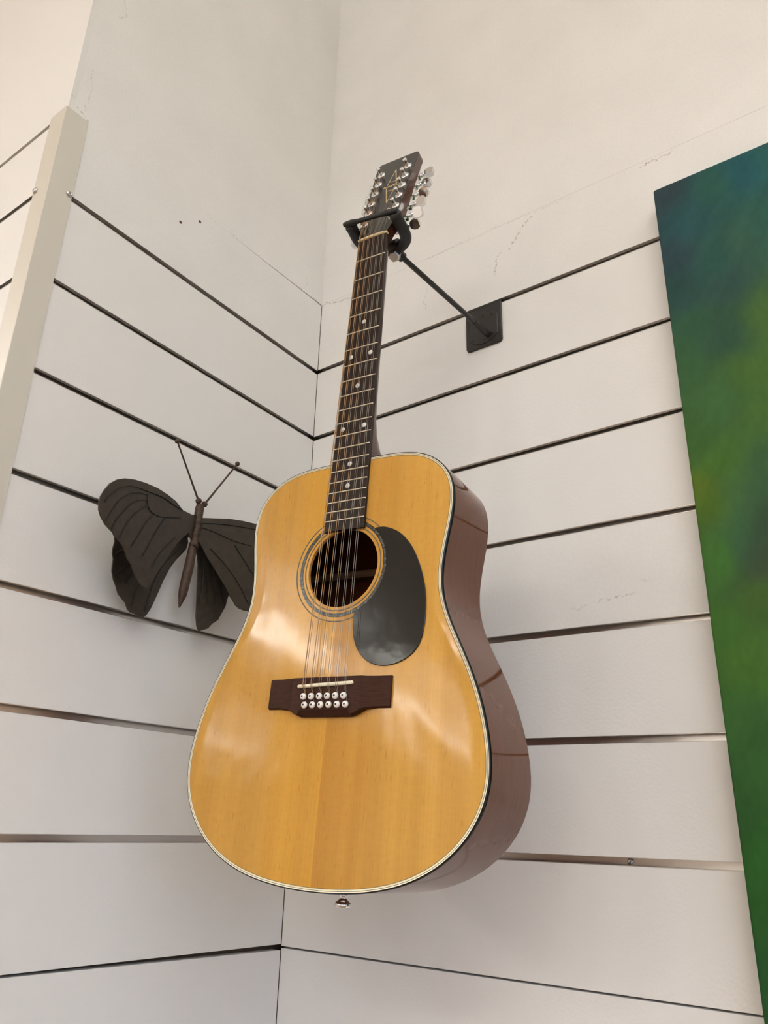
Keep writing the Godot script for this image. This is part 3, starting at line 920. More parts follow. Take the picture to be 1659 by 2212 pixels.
func build_neck(G: Node3D) -> void:
	var st := st_new()
	# fingerboard with a slight crown
	var ys := [0.6480, 0.1905]
	var rows := []
	for y in ys:
		var w := neck_w(y) / 2.0
		rows.append([Vector3(-w, y, 0.0003), Vector3(-w, y, BOARD_Z - 0.0008), Vector3(-w + 0.0006, y, BOARD_Z - 0.0004), Vector3(-w * 0.5, y, BOARD_Z), Vector3(w * 0.5, y, BOARD_Z), Vector3(w - 0.0006, y, BOARD_Z - 0.0004), Vector3(w, y, BOARD_Z - 0.0008), Vector3(w, y, 0.0003)])
	for i in 7: quad(st, rows[0][i], rows[1][i], rows[1][i + 1], rows[0][i + 1])
	quad(st, rows[0][7], rows[1][7], rows[1][0], rows[0][0])
	for i in range(1, 7):
		tri(st, rows[1][0], rows[1][i + 1], rows[1][i])
		tri(st, rows[0][0], rows[0][i], rows[0][i + 1])
	var board_ := part("fingerboard", st, M.rosewood, G)
	for k in range(1, 21):
		st = st_new()
		var y := fret_y(k)
		var w := neck_w(y) / 2.0 - 0.0006
		tube(st, [Vector3(-w, y, BOARD_Z - 0.0006), Vector3(-w + 0.001, y, BOARD_Z), Vector3(0, y, BOARD_Z + 0.0002), Vector3(w - 0.001, y, BOARD_Z), Vector3(w, y, BOARD_Z - 0.0006)], 0.00095, 8)
		part("fret", st, M.fret, board_)
	for d in [[5, 0.0], [7, -0.0155], [7, 0.0155], [9, 0.0], [12, -0.0165], [12, 0.0165], [15, 0.0], [17, 0.0]]:
		st = st_new()
		var y := (fret_y(d[0]) + fret_y(d[0] - 1)) / 2.0
		lathe(st, [Vector2(0.0034, -0.001), Vector2(0.0034, 0.0001), Vector2(0.0, 0.00015)], axis_xf(Vector3(d[1], y, BOARD_Z - 0.00002), Vector3.BACK), 20)
		part("inlay_dot", st, M.pearl, board_)
	# neck back, swelling into the heel
	st = st_new()
	st.set_smooth_group(0)
	var secs := [[0.6485, 0.0190], [0.60, 0.0180], [0.50, 0.0190], [0.42, 0.0200], [0.370, 0.0215], [0.345, 0.0255], [0.325, 0.034], [0.310, 0.050], [0.300, 0.070], [0.2925, 0.088], [0.2870, 0.096]]
	var rings := []
	for q in secs:
		var w := neck_w(q[0]) / 2.0 - 0.0002
		var ring := []
		for i in 15:
			var t := PI * i / 14.0
			var pw := 1.2 if q[1] < 0.03 else 1.0
			ring.append(Vector3(signf(cos(t)) * pow(absf(cos(t)), pw) * w, q[0], 0.0003 - pow(maxf(sin(t), 0.0), 1.0) * q[1]))
		rings.append(ring)
	for k in rings.size() - 1:
		for i in 14: quad(st, rings[k][i], rings[k][i + 1], rings[k + 1][i + 1], rings[k + 1][i])
	part("neck", st, M.neck_wood, G)
	# nut
	st = st_new()
	var nut := []
	for k in 7: nut.append(Vector3(lerpf(-0.0246, 0.0246, k / 6.0), 0.6505, BOARD_Z + 0.0002 - 0.0005 * absf(k - 3.0) / 3.0))
	tube(st, nut, [0.0014, 0.0024, 0.0024, 0.0024, 0.0024, 0.0024, 0.0014], 10)
	cbox(st, Vector3(0, 0.6505, 0.003), Vector3(0.0482, 0.0042, 0.006), 0.0006)
	part("nut", st, M.nut, G)

func head_xf() -> Transform3D:
	return Transform3D(Basis(Vector3.RIGHT, -HEAD_TILT), Vector3(0, 0.6515, 0.0040))

const POST_R := [0.1697, 0.1433, 0.1169, 0.0904, 0.0631, 0.0361]
const POST_L := [0.1730, 0.1462, 0.1200, 0.0935, 0.0690, 0.0390]

func build_head(G: Node3D) -> void:
	var hx := head_xf()
	var side := [Vector2(0.0236, -0.004), Vector2(0.0238, 0.006), Vector2(0.0262, 0.014), Vector2(0.0298, 0.022), Vector2(0.0318, 0.034), Vector2(0.0330, 0.070), Vector2(0.0376, 0.198), Vector2(0.0370, 0.2035), Vector2(0.0340, 0.2070), Vector2(0.0290, 0.2080)]
	var poly := []
	for p in side: poly.append(p)
	for k in range(side.size() - 1, -1, -1): poly.append(Vector2(-side[k].x, side[k].y))
	var st := st_new()
	slab(st, pack(poly), -0.0155, -0.0011, hx)
	part("headstock", st, M.neck_wood, G)
	st = st_new()
	slab(st, pack(poly), -0.0011, 0.0, hx, 0.0004)
	var ven := part("head_veneer", st, M.veneer, G)
	# gold emblem: two pointed letters A, one upside down, with a jagged script across
	for b in [[0.0021, 0.1735, -0.0052, 0.1323, 0.0011], [0.0021, 0.1735, 0.0118, 0.1290, 0.0018], [-0.0016, 0.1400, 0.0096, 0.1392, 0.0010], [0.0046, 0.0819, -0.0050, 0.1250, 0.0016], [0.0046, 0.0819, 0.0112, 0.1228, 0.0011], [-0.0030, 0.1163, 0.0098, 0.1140, 0.0010]]:
		var a := Vector2(b[0], b[1])
		var c := Vector2(b[2], b[3])
		var d := (c - a).normalized()
		var e: Vector2 = Vector2(-d.y, d.x) * b[4] / 2.0
		st = st_new()
		slab(st, pack([a - e, c - e, c + e, a + e]), -0.0002, 0.00025, hx)
		part("emblem_stroke", st, M.gold, ven)
	st = st_new()
	var zig := [-0.0112, 0.1262, -0.0092, 0.1318, -0.0076, 0.1268, -0.0050, 0.1290, -0.0034, 0.1262, -0.0014, 0.1308, 0.0002, 0.1262, 0.0026, 0.1296, 0.0038, 0.1258, 0.0062, 0.1304, 0.0078, 0.1262, 0.0104, 0.1308, 0.0122, 0.1262, 0.0156, 0.1256, 0.0176, 0.1242]
	var zp := pairs(zig)
	for k in zp.size() - 1:
		var d: Vector2 = (zp[k + 1] - zp[k]).normalized()
		var e := Vector2(-d.y, d.x) * 0.0007
		slab(st, pack([zp[k] - e, zp[k + 1] - e, zp[k + 1] + e, zp[k] + e]), -0.0002, 0.0003, hx)
	part("emblem_script", st, M.gold, ven)
	# truss rod cover line of the veneer near the nut is plain; machine heads
	var bush := st_new()
	lathe(bush, [Vector2(0.0066, 0.0), Vector2(0.0066, 0.0008), Vector2(0.0056, 0.0018), Vector2(0.0036, 0.0022), Vector2(0.0032, 0.0022)], axis_xf(Vector3.ZERO, Vector3.BACK), 22)
	var bm := done(bush)
	var post := st_new()
	lathe(post, [Vector2(0.0032, 0.0), Vector2(0.0032, 0.0040), Vector2(0.0024, 0.0055), Vector2(0.0024, 0.0080), Vector2(0.0032, 0.0095), Vector2(0.0032, 0.0128), Vector2(0.0026, 0.0134), Vector2(0.0, 0.0134)], axis_xf(Vector3.ZERO, Vector3.BACK), 16)
	var pm := done(post)
	var turns := [0.15, 1.35, 1.15, 0.35, 0.75, 1.30]
	for sgn in [1, -1]:
		for k in 6:
			var y: float = POST_R[k] if sgn > 0 else POST_L[k]
			var T := Node3D.new()
			T.name = "tuning_machine"
			G.add_child(T, true)
			T.transform = hx * Transform3D(Basis.IDENTITY, Vector3(0.0243 * sgn, y, 0))
			obj("bushing", bm, M.chrome, T)
			obj("post", pm, M.chrome, T)
			st = st_new()
			cbox(st, Vector3(0.0035 * sgn, 0, -0.0205), Vector3(0.018, 0.019, 0.0098), 0.0014)
			part("gear_housing", st, M.chrome, T)
			st = st_new()
			lathe(st, [Vector2(0.0030, 0.0), Vector2(0.0030, 0.004), Vector2(0.0038, 0.0045), Vector2(0.0038, 0.0065), Vector2(0.0024, 0.0075), Vector2(0.0024, 0.009)], axis_xf(Vector3(0.0115 * sgn, 0, -0.0225), Vector3(sgn, 0, 0)), 12)
			part("shaft", st, M.chrome, T)
			# faceted button
			st = st_new()
			var prof := pack([Vector2(-0.0042, 0.0), Vector2(0.0042, 0.0), Vector2(0.0072, 0.0045), Vector2(0.0078, 0.0100), Vector2(0.0052, 0.0145), Vector2(-0.0052, 0.0145), Vector2(-0.0078, 0.0100), Vector2(-0.0072, 0.0045)])
			var bb := Basis(Vector3.RIGHT, turns[k] * sgn) * Basis(Vector3(0, 1, 0), Vector3(sgn, 0, 0), Vector3(0, 0, -sgn))
			slab(st, prof, -0.0046, 0.0046, Transform3D(bb, Vector3(0.0200 * sgn, 0, -0.0225)), 0.0022)
			part("button", st, M.chrome, T)

func build_strings(G: Node3D) -> void:
	var hx := head_xf()
	var thick := [0.0013, 0.00065, 0.00105, 0.0005, 0.0008, 0.00042, 0.0006, 0.0004, 0.00042, 0.00042, 0.00034, 0.00034]
	for c in 6:
		for s in 2:
			var i := c * 2 + s
			var nx := lerpf(-0.0198, 0.0198, c / 5.0) + (-0.0011 if s == 0 else 0.0011)
			var bxx := lerpf(-0.0277, 0.0277, c / 5.0) + (-0.0014 if s == 0 else 0.0014)
			var r: float = thick[i] / 2.0
			var left := c < 3
			# the outer course goes to the lowest posts
			var order := (c * 2 + s) if left else ((5 - c) * 2 + (1 - s))
			var py: float = POST_L[5 - order] if left else POST_R[5 - order]
			var pxx := (-0.0243 if left else 0.0243) + (0.0028 if left else -0.0028)
			var post := hx * Vector3(pxx, py, 0.0066)
			var px := lerpf(-0.0277, 0.0268, c / 5.0) if s == 0 else lerpf(-0.0250, 0.0302, c / 5.0)
			var pin := Vector3(px + (0.0022 if s == 0 else 0.0008), -0.0112 if s == 0 else -0.0205, 0.0100)
			var path := [post, Vector3(nx, 0.6525, BOARD_Z + 0.0026), Vector3(nx, 0.6490, BOARD_Z + 0.0026), Vector3(bxx, 0.0012, 0.0130), Vector3(bxx, -0.0008, 0.0128), pin]
			var st := st_new()
			tube(st, path, maxf(r, 0.00020), 6, false)
			# a few turns round the post
			var coil := []
			for k in 25:
				var t := k / 24.0 * TAU * 2.0
				coil.append(hx * (Vector3(-0.0243 if left else 0.0243, py, 0.0066 - 0.0018 * k / 24.0) + Vector3(cos(t), sin(t), 0) * (0.0024 + r)))
			tube(st, coil, maxf(r, 0.00020), 5, false)
			part("string", st, M.bronze if (s == 0 and c < 4) or (c < 2) else M.wire, G).set_meta("label", "bronze wound string" if (s == 0 and c < 4) or (c < 2) else "plain steel string")

# ------------------------------------------------------------------ the hanger
func build_hanger(gx: Transform3D) -> void:
	var H := thing("guitar_hanger", "black padded wall hanger with a long steel rod holding the guitar by its head", "hanger", Transform3D(Basis.IDENTITY, at(0.391, -0.04, 0.0)))
	var inv := H.transform.affine_inverse()
	var W := func(x: float, y: float, z: float) -> Vector3: return inv * at(x, y, z)
	var Gp := func(x: float, y: float, z: float) -> Vector3: return inv * (gx * Vector3(x, y, z))
	# wall plate hooked into the groove, with a raised rim and a stepped field
	var st := st_new()
	var w := 0.0355
	var t0 := 0.0418
	var plate := []
	for q in [[w, t0, 0.0, 0.001], [-w, t0, PI / 2, 0.001], [-w, -0.0415, PI, 0.007], [w, -0.0415, PI * 1.5, 0.007]]:
		for i in 5:
			var a: float = q[2] + PI / 2 * i / 4.0
			plate.append(Vector2(q[0] - signf(q[0]) * q[3], q[1] - signf(q[1]) * q[3]) + Vector2.from_angle(a) * q[3])
	slab(st, pack(plate), 0.0004, 0.0042, Transform3D.IDENTITY, 0.0009)
	cbox(st, Vector3(0, 0.0445, -0.0018), Vector3(0.071, 0.0050, 0.0100), 0.0006)
	var P := part("wall_plate", st, M.black_steel, H)
	st = st_new()
	var field := []
	for i in 40:
		var a := TAU * i / 40
		var p := Vector2(cos(a) * 0.034, sin(a) * 0.034)
		p.x = clampf(p.x, -0.0285, 0.0285)
		p.y = clampf(p.y * 1.0, -0.035, 0.033)
		field.append(p + Vector2(0.0, -0.002))
	slab(st, pack(field), 0.0030, 0.0060, Transform3D.IDENTITY, 0.0012)
	part("raised_field", st, M.black_steel, P)
	for p in [[-0.019, -0.024], [0.0, -0.0275], [0.019, -0.020], [0.0, 0.0215], [0.019, 0.019], [-0.019, 0.019]]:
		st = st_new()
		lathe(st, [Vector2(0.0024, 0.0), Vector2(0.0024, 0.00012), Vector2(0.0, 0.00012)], axis_xf(Vector3(p[0], p[1], 0.0060), Vector3.BACK), 12)
		part("screw_hole", st, M.black, P)
	# rod
	var a0: Vector3 = W.call(0.4015, -0.0615, 0.004)
	var a1: Vector3 = W.call(0.3858, -0.0545, 0.262)
	st = st_new()
	tube(st, [a0, a0.lerp(a1, 0.02), a0.lerp(a1, 0.18)], [0.0062, 0.0052, 0.0052], 16)
	tube(st, [a0.lerp(a1, 0.17), a1], 0.0043, 14)
	part("rod", st, M.black_steel, H)
	# clamp and bolt behind the neck
	st = st_new()
	var dir := (a1 - a0).normalized()
	tube(st, [a1 - dir * 0.013, a1 + dir * 0.004], 0.0078, 16)
	tube(st, [a1 - dir * 0.002, Gp.call(0.001, 0.6705, -0.0500)], [0.0078, 0.0088], 14)
	tube(st, [Gp.call(-0.006, 0.6705, -0.0505), Gp.call(0.004, 0.6715, -0.0485), Gp.call(0.0150, 0.6715, -0.0455)], [0.0095, 0.0115, 0.0095], 14)
	part("clamp", st, M.black_steel, H)
	st = st_new()
	var bo: Vector3 = W.call(0.3866, -0.0590, 0.2645)
	var ba := Vector3(0.05, -0.80, 0.55).normalized()
	lathe(st, [Vector2(0.0, 0.004), Vector2(0.0090, 0.004), Vector2(0.0090, 0.0125), Vector2(0.0072, 0.0150), Vector2(0.0, 0.0150)], axis_xf(bo, ba), 6, false)
	lathe(st, [Vector2(0.0, -0.006), Vector2(0.0044, -0.006), Vector2(0.0044, 0.004)], axis_xf(bo, ba), 12)
	part("bolt", st, M.steel, H)
	# padded yoke: two arms that reach forward on either side of the head
	var arms := [[[0.0, 0.6705, -0.0505], [0.010, 0.6700, -0.0495], [0.0220, 0.6685, -0.0450], [0.0320, 0.6675, -0.0350], [0.0366, 0.6670, -0.0210], [0.0376, 0.6690, -0.0060], [0.0385, 0.6720, 0.0090]],
		[[0.0, 0.6705, -0.0505], [-0.012, 0.6725, -0.0500], [-0.0270, 0.6760, -0.0465], [-0.0375, 0.6775, -0.0370], [-0.0415, 0.6780, -0.0220], [-0.0400, 0.6785, -0.0070], [-0.0372, 0.6795, 0.0090]]]
	for arm in arms:
		st = st_new()
		var pts := []
		for p in arm: pts.append(Gp.call(p[0], p[1], p[2]))
		tube(st, smooth_path(pts, 4), 0.0086, 16)
		var arm_part := part("padded_arm", st, M.rubber, H)
		st = st_new()
		var tip: Vector3 = pts[6]
		var d2: Vector3 = (pts[6] - pts[5]).normalized()
		lathe(st, [Vector2(0.0, -0.002), Vector2(0.0090, -0.002), Vector2(0.0094, 0.001), Vector2(0.0078, 0.0042), Vector2(0.0, 0.0055)], axis_xf(tip, d2), 16)
		part("end_cap", st, M.rubber, arm_part)
	st = st_new()
	var b0: Vector3 = Gp.call(-0.0455, 0.6800, 0.0170)
	var b1: Vector3 = Gp.call(0.0450, 0.6725, 0.0155)
	tube(st, [b0, b0.lerp(b1, 0.03), b0.lerp(b1, 0.15), b0.lerp(b1, 0.3), b0.lerp(b1, 0.7), b0.lerp(b1, 0.85), b0.lerp(b1, 0.97), b1], [0.0032, 0.0040, 0.0048, 0.0033, 0.0033, 0.0048, 0.0040, 0.0030], 12)
	part("retaining_bar", st, M.rubber, H)

# ------------------------------------------------------------------ the butterfly
const WINGS := {
	"LF": {"outline": [0.002, -0.018, 0.0174, -0.0242, 0.0417, -0.0287, 0.0627, -0.0242, 0.0842, -0.0245, 0.1094, -0.0271, 0.1371, -0.0337, 0.1601, -0.0412, 0.1799, -0.0503, 0.193, -0.0593, 0.2045, -0.0718, 0.211, -0.0849, 0.215, -0.0969, 0.2148, -0.1067, 0.2119, -0.1148, 0.2054, -0.1212, 0.1942, -0.1272, 0.1775, -0.1306, 0.1729, -0.1333, 0.1628, -0.1353, 0.1529, -0.1381, 0.145, -0.1438, 0.1381, -0.1505, 0.1295, -0.1535, 0.1228, -0.1595, 0.1147, -0.1649, 0.1066, -0.1703, 0.0976, -0.1736, 0.0884, -0.173, 0.082, -0.1682, 0.0753, -0.1544, 0.0677, -0.1379, 0.0593, -0.1229, 0.0491, -0.1014, 0.0392, -0.0827, 0.0304, -0.0709, 0.017, -0.0544, 0, -0.066],
		"veins": [[0.0459, -0.0302, 0.0725, -0.0328, 0.0948, -0.0346, 0.1258, -0.0426, 0.1481, -0.0483, 0.1687, -0.056, 0.1864, -0.0694, 0.1991, -0.0864, 0.2056, -0.0998], [0.1287, -0.0485, 0.1459, -0.0546, 0.1639, -0.0654, 0.1747, -0.0774, 0.1816, -0.0871, 0.1886, -0.1038, 0.1957, -0.1231], [0.1289, -0.0571, 0.1424, -0.0643, 0.1544, -0.0748, 0.1661, -0.0932, 0.1768, -0.1126, 0.1811, -0.1285], [0.1233, -0.0638, 0.1351, -0.0762, 0.1482, -0.0922, 0.1568, -0.1107, 0.1624, -0.1322], [0.1089, -0.0723, 0.1198, -0.0925, 0.1273, -0.1116, 0.1357, -0.1316], [0.0813, -0.0638, 0.092, -0.0873, 0.1021, -0.1151, 0.1097, -0.1348], [0.0453, -0.0429, 0.0702, -0.0551, 0.093, -0.0648, 0.1122, -0.0676, 0.122, -0.0631, 0.1272, -0.0551, 0.1276, -0.0468], [0.0481, -0.0781, 0.0674, -0.1043, 0.0788, -0.1252, 0.0846, -0.1421]]},
	"LH": {"outline": [0.1293, -0.1004, 0.1257, -0.1135, 0.126, -0.1249, 0.1247, -0.1316, 0.1214, -0.1374, 0.1202, -0.1481, 0.1187, -0.1555, 0.1136, -0.1656, 0.107, -0.1732, 0.1012, -0.182, 0.093, -0.1869, 0.0863, -0.1905, 0.0809, -0.1976, 0.0755, -0.2007, 0.0662, -0.2005, 0.0588, -0.2015, 0.0519, -0.2007, 0.0473, -0.1951, 0.0421, -0.1822, 0.0372, -0.163, 0.0313, -0.1366, 0.0242, -0.1134, 0.0165, -0.0972, 0.0068, -0.0821, 0.0021, -0.0734, 0.0009, -0.0615, 0.0051, -0.0496, 0.0341, -0.0531, 0.0808, -0.0715, 0.1131, -0.0869],
		"veins": [[0.1202, -0.1292, 0.1105, -0.1185], [0.1133, -0.1585, 0.094, -0.1315], [0.0924, -0.1637, 0.0846, -0.1444], [0.0742, -0.1923, 0.073, -0.1657, 0.0668, -0.1531], [0.0518, -0.1916, 0.0497, -0.1623, 0.0446, -0.1342, 0.0338, -0.1064, 0.009, -0.0729]]},
	"RF": {"outline": [0.0024, -0.0199, 0.024, -0.0127, 0.0507, -0.0039, 0.074, 0.0008, 0.0982, 0.0039, 0.13, 0, 0.16, -0.012, 0.178, -0.034, 0.184, -0.06, 0.178, -0.085, 0.165, -0.105, 0.148, -0.122, 0.13, -0.136, 0.1111, -0.1438, 0.0997, -0.1455, 0.0914, -0.1445, 0.085, -0.1413, 0.0778, -0.1334, 0.0723, -0.1284, 0.0662, -0.1202, 0.0535, -0.1072, 0.0393, -0.0925, 0.0268, -0.0806, 0.0164, -0.0681, 0.0092, -0.0602, 0.0027, -0.0556],
		"veins": [[0.0043, -0.0295, 0.0258, -0.0218, 0.0527, -0.0147, 0.076, -0.01, 0.098, -0.006], [0.0001, -0.0368, 0.0156, -0.0348, 0.039, -0.0361, 0.063, -0.0385, 0.0953, -0.0371], [0.0282, -0.0642, 0.0464, -0.0755, 0.0636, -0.0871, 0.0847, -0.1068, 0.1069, -0.1329], [0.0677, -0.0452, 0.0824, -0.0603, 0.1082, -0.0848]]},
	"RH": {"outline": [0.0112, -0.0526, 0.0118, -0.0697, 0.0203, -0.0742, 0.0249, -0.0884, 0.0291, -0.1093, 0.0325, -0.1302, 0.036, -0.1509, 0.0395, -0.1691, 0.044, -0.1826, 0.05, -0.1887, 0.0565, -0.1851, 0.066, -0.1794, 0.0727, -0.1697, 0.0825, -0.1605, 0.0879, -0.1466, 0.0929, -0.1337, 0.0939, -0.122, 0.0955, -0.1123, 0.0761, -0.0859, 0.0513, -0.0641, 0.029, -0.0522],
		"veins": [[0.0244, -0.0622, 0.0308, -0.0781, 0.0366, -0.0918, 0.0482, -0.1066, 0.0526, -0.123, 0.058, -0.1467], [0.0366, -0.0918, 0.0402, -0.1164, 0.0405, -0.1384, 0.0433, -0.1593], [0.0547, -0.0825, 0.0565, -0.0968, 0.057, -0.1057, 0.0681, -0.1209, 0.074, -0.1412], [0.0726, -0.0965, 0.0805, -0.113, 0.0904, -0.1323]]},
}

func build_butterfly() -> void:
	var head := at(0.0315, -0.4042, 0.2921)
	var a := Vector3(-0.02275, 0.99418, -0.10532)     # body axis, towards the head
	var w := Vector3(-0.00848, 0.10515, 0.99442)
	var B := thing("metal_butterfly", "dark brown sheet metal butterfly with long antennae mounted on the left wall", "butterfly", Transform3D(Basis.IDENTITY, head))
	for key in ["LH", "RH", "LF", "RF"]:
		var tilt := deg_to_rad(17.0 if key[1] == "F" else 1.0)
		var s: Vector3 = (w * (1.0 if key[0] == "L" else -1.0)) * cos(tilt) + LEFT_N * sin(tilt)
		var n := a.cross(s).normalized()
		if n.dot(LEFT_N) < 0.0: n = -n
		var base: Vector3 = LEFT_N * (0.006 if key[1] == "F" else -0.006)
		var right := s.cross(a).dot(n) > 0.0
		var xf := Transform3D(Basis(s, a, n), base)
		var flat := pairs(WINGS[key].outline)
		var poly := pack(flat)
		var st := st_new()
		st.set_smooth_group(-1)
		slab_any(st, poly, xf, 0.0016, not right)
		var wing := part("forewing" if key[1] == "F" else "hindwing", st, M.sheet, B)
		for v in WINGS[key].veins:
			var pts := []
			for p in smooth_path(pairs(v), 4): pts.append(xf * Vector3(p.x, p.y, 0.0008))
			var rad := []
			for k in pts.size(): rad.append(lerpf(0.00095, 0.0006, float(k) / (pts.size() - 1)))
			st = st_new()
			tube(st, pts, rad, 6)
			part("vein", st, M.vein, wing)
	# body: head, crusted thorax, pointed abdomen
	var A := func(q: float, off: float) -> Vector3: return a * q + LEFT_N * off
	var st := st_new()
	tube(st, [A.call(0.002, 0.004), A.call(-0.004, 0.004), A.call(-0.020, 0.005), A.call(-0.026, 0.005)], [0.0062, 0.0070, 0.0068, 0.0060], 14)
	part("head", st, M.rusty, B)
	st = st_new()
	var lump := noise(0.2, 2, 71)
	var pts := []
	var rad := []
	for k in 19:
		pts.append(A.call(-0.022 - 0.050 * k / 18.0, 0.007) + w * 0.0012 * lump.get_noise_1d(k * 3.0))
		rad.append(0.0064 + 0.0030 * lump.get_noise_1d(k * 2.3 + 40.0))
	tube(st, pts, rad, 12)
	part("thorax", st, M.rusty, B)
	st = st_new()
	tube(st, [A.call(-0.066, 0.005), A.call(-0.078, 0.006), A.call(-0.100, 0.006), A.call(-0.120, 0.005), A.call(-0.142, 0.004), A.call(-0.150, 0.004), A.call(-0.169, 0.002)], [0.0058, 0.0068, 0.0074, 0.0076, 0.0070, 0.0062, 0.0012], 8)
	part("abdomen", st, M.rusty, B)
	for q in [[0.0062, 0.0154, 0.0822, 0.0682], [-0.0062, 0.0264, 0.0869, -0.0481]]:
		var foot: Vector3 = A.call(0.006, 0.006) + w * q[0]
		var tip := Vector3(q[1], q[2], q[3])
		st = st_new()
		lathe(st, [Vector2(0.0, -0.005), Vector2(0.0036, -0.0036), Vector2(0.0052, 0.0), Vector2(0.0036, 0.0036), Vector2(0.0, 0.005)], axis_xf(foot, a), 14)
		part("eye", st, M.rusty, B)
		st = st_new()
		tube(st, [foot, foot.lerp(tip, 0.5), tip], [0.0018, 0.0015, 0.0014], 8)
		lathe(st, [Vector2(0.0, -0.004), Vector2(0.0029, -0.0028), Vector2(0.0041, 0.0), Vector2(0.0029, 0.0028), Vector2(0.0, 0.004)], axis_xf(tip, a), 14)
		part("antenna", st, M.rusty, B)
	st = st_new()
	tube(st, [A.call(-0.045, 0.0), A.call(-0.045, -0.030)], 0.004, 10)
	part("mounting_stud", st, M.rusty, B)

# sheet with thickness, on either handedness of axes
func slab_any(st: SurfaceTool, poly: PackedVector2Array, xf: Transform3D, thick: float, mirrored: bool) -> void:
	if mirrored:
		var m := PackedVector2Array()
		for p in poly: m.append(Vector2(-p.x, p.y))
		slab(st, m, -thick, 0.0, Transform3D(Basis(-xf.basis.x, xf.basis.y, xf.basis.z), xf.origin), 0.0003)
	else:
		slab(st, poly, -thick, 0.0, xf, 0.0003)

# ------------------------------------------------------------------ the painting
const PAINT := [0.009, 0.021, 50, 66, 71, 0.013, 0.139, 48, 68, 74, 0.040, 0.083, 45, 80, 83, 0.092, 0.040, 46, 86, 76, 0.125, 0.032, 40, 84, 94, 0.159, 0.017, 43, 89, 87, 0.136, 0.132, 48, 89, 78, 0.070, 0.165, 48, 84, 76, 0.019, 0.208, 46, 75, 71, 0.032, 0.261, 53, 89, 64, 0.081, 0.219, 50, 77, 71, 0.109, 0.151, 56, 89, 74, 0.011, 0.330, 59, 95, 61, 0.066, 0.290, 50, 80, 64, 0.121, 0.282, 70, 101, 52, 0.092, 0.359, 70, 103, 50, 0.040, 0.398, 62, 98, 58, 0.094, 0.429, 69, 102, 50, 0.011, 0.439, 62, 98, 50, 0.041, 0.481, 68, 107, 45, 0.011, 0.514, 86, 106, 36, 0.017, 0.535, 74, 105, 40, 0.059, 0.519, 67, 102, 55, 0.085, 0.493, 59, 93, 61, 0.079, 0.530, 57, 89, 64, 0.078, 0.573, 56, 72, 58, 0.062, 0.613, 57, 73, 55, 0.073, 0.627, 59, 72, 55, 0.057, 0.569, 59, 98, 64, 0.048, 0.598, 57, 93, 69, 0.025, 0.606, 65, 111, 45, 0.061, 0.660, 67, 98, 45, 0.013, 0.694, 62, 102, 45, 0.037, 0.753, 68, 107, 45, 0.014, 0.805, 56, 95, 48, 0.041, 0.832, 53, 92, 48, 0.006, 0.906, 48, 86, 45, 0.023, 0.954, 46, 92, 40, 0.002, 1.001, 46, 89, 42, 0.007, 1.066, 42, 83, 45]

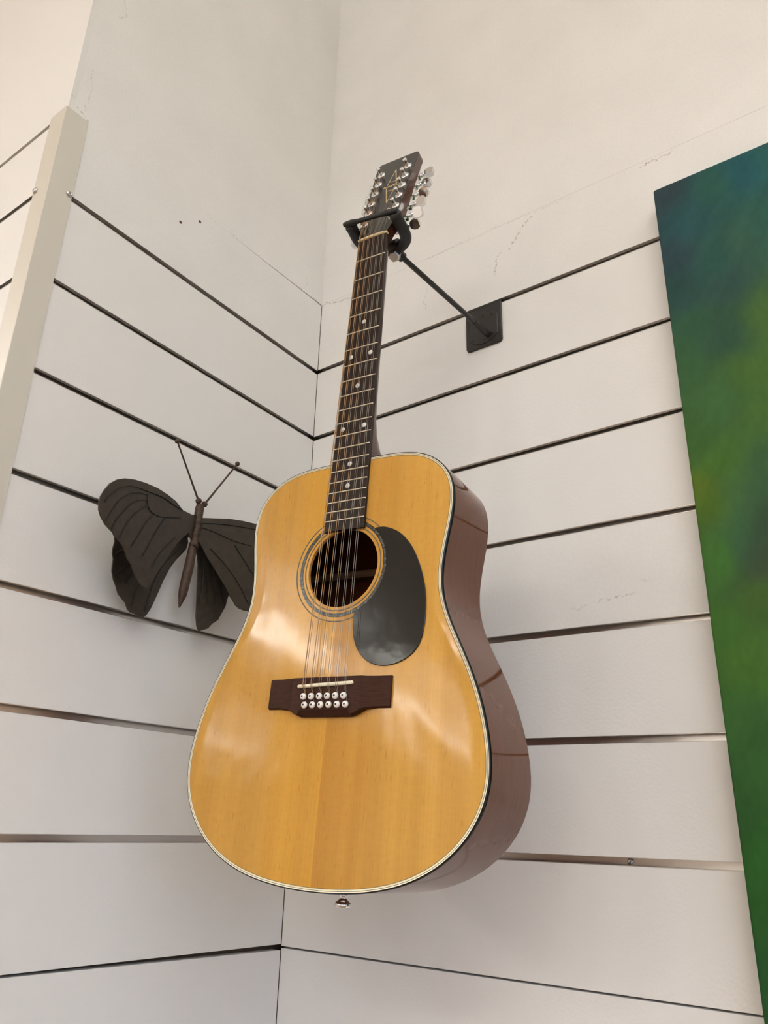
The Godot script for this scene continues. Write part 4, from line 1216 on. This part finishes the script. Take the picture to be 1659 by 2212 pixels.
func build_painting() -> void:
	var w := 0.80
	var h := 1.20
	var px := Vector2i(480, 720)
	var im := Image.create(px.x, px.y, false, Image.FORMAT_RGB8)
	var warp := noise(0.012, 3, 81)
	var hair := noise(0.05, 3, 82)
	for j in px.y:
		for i in px.x:
			var p := Vector2(float(i) / px.x * w, float(j) / px.y * h)
			p += Vector2(warp.get_noise_2d(i, j), warp.get_noise_2d(i + 500, j)) * 0.012
			var sum := 0.0
			var c := Vector3.ZERO
			for k in range(0, PAINT.size(), 5):
				var dx: float = (p.x - PAINT[k]) * 1.15
				var dy: float = p.y - PAINT[k + 1]
				var q := 1.0 / pow(dx * dx + dy * dy + 0.0006, 2.0)
				sum += q
				c += Vector3(PAINT[k + 2], PAINT[k + 3], PAINT[k + 4]) * q
			c /= sum * 255.0
			var b := 1.0 + 0.07 * hair.get_noise_2d(i * 0.6 + j * 0.35, j * 0.25 - i * 0.1) + 0.04 * hair.get_noise_2d(i * 3.0, j * 1.4)
			im.set_pixel(i, j, Color(c.x * b, c.y * b, c.z * b))
	var m := mat(Color.WHITE, 0.6, 0.0, 0.2)
	m.albedo_texture = ImageTexture.create_from_image(im)
	var P := thing("painting", "large unframed canvas painted in deep blues and mossy greens on the right wall", "painting", Transform3D(Basis.IDENTITY, at(0.7125, 0.0687, 0.0)))
	# canvas wrapped round its stretcher, with soft corners
	var st := st_new()
	st.set_smooth_group(0)
	var r := 0.0035
	var loop := []
	for q in [[w - r, -r, 0.0], [r, -r, PI / 2], [r, -h + r, PI], [w - r, -h + r, PI * 1.5]]:
		for i in 5: loop.append([Vector2(q[0], q[1]), Vector2.from_angle(q[2] + PI / 2 * i / 4.0)])
	var rows := [[0.004, 1.0], [0.0325, 1.0], [0.0340, 0.85], [0.0348, 0.5], [0.0350, 0.0]]
	var U := func(v: Vector3) -> Vector2: return Vector2(v.x / w, -v.y / h)
	for k in rows.size() - 1:
		for i in loop.size():
			var jn := (i + 1) % loop.size()
			var V := func(q: Array, row: Array) -> Vector3: return Vector3(q[0].x + q[1].x * r * row[1], q[0].y + q[1].y * r * row[1], row[0])
			var a: Vector3 = V.call(loop[i], rows[k])
			var b: Vector3 = V.call(loop[jn], rows[k])
			var c: Vector3 = V.call(loop[jn], rows[k + 1])
			var d: Vector3 = V.call(loop[i], rows[k + 1])
			tri_uv(st, [a, b, c], [U.call(a), U.call(b), U.call(c)])
			tri_uv(st, [a, c, d], [U.call(a), U.call(c), U.call(d)])
	var f := [Vector3(r, -r, 0.035), Vector3(w - r, -r, 0.035), Vector3(w - r, -h + r, 0.035), Vector3(r, -h + r, 0.035)]
	tri_uv(st, [f[0], f[3], f[2]], [U.call(f[0]), U.call(f[3]), U.call(f[2])])
	tri_uv(st, [f[0], f[2], f[1]], [U.call(f[0]), U.call(f[2]), U.call(f[1])])
	part("canvas", st, m, P)
	st = st_new()
	for b in [[w / 2, -0.025, w - 0.01, 0.04], [w / 2, -h + 0.025, w - 0.01, 0.04], [0.025, -h / 2, 0.04, h - 0.09], [w - 0.025, -h / 2, 0.04, h - 0.09]]:
		var s2 := st_new()
		cbox(s2, Vector3(b[0], b[1], 0.0145), Vector3(b[2], b[3], 0.027), 0.001)
		part("stretcher_bar", s2, M.floor, P)
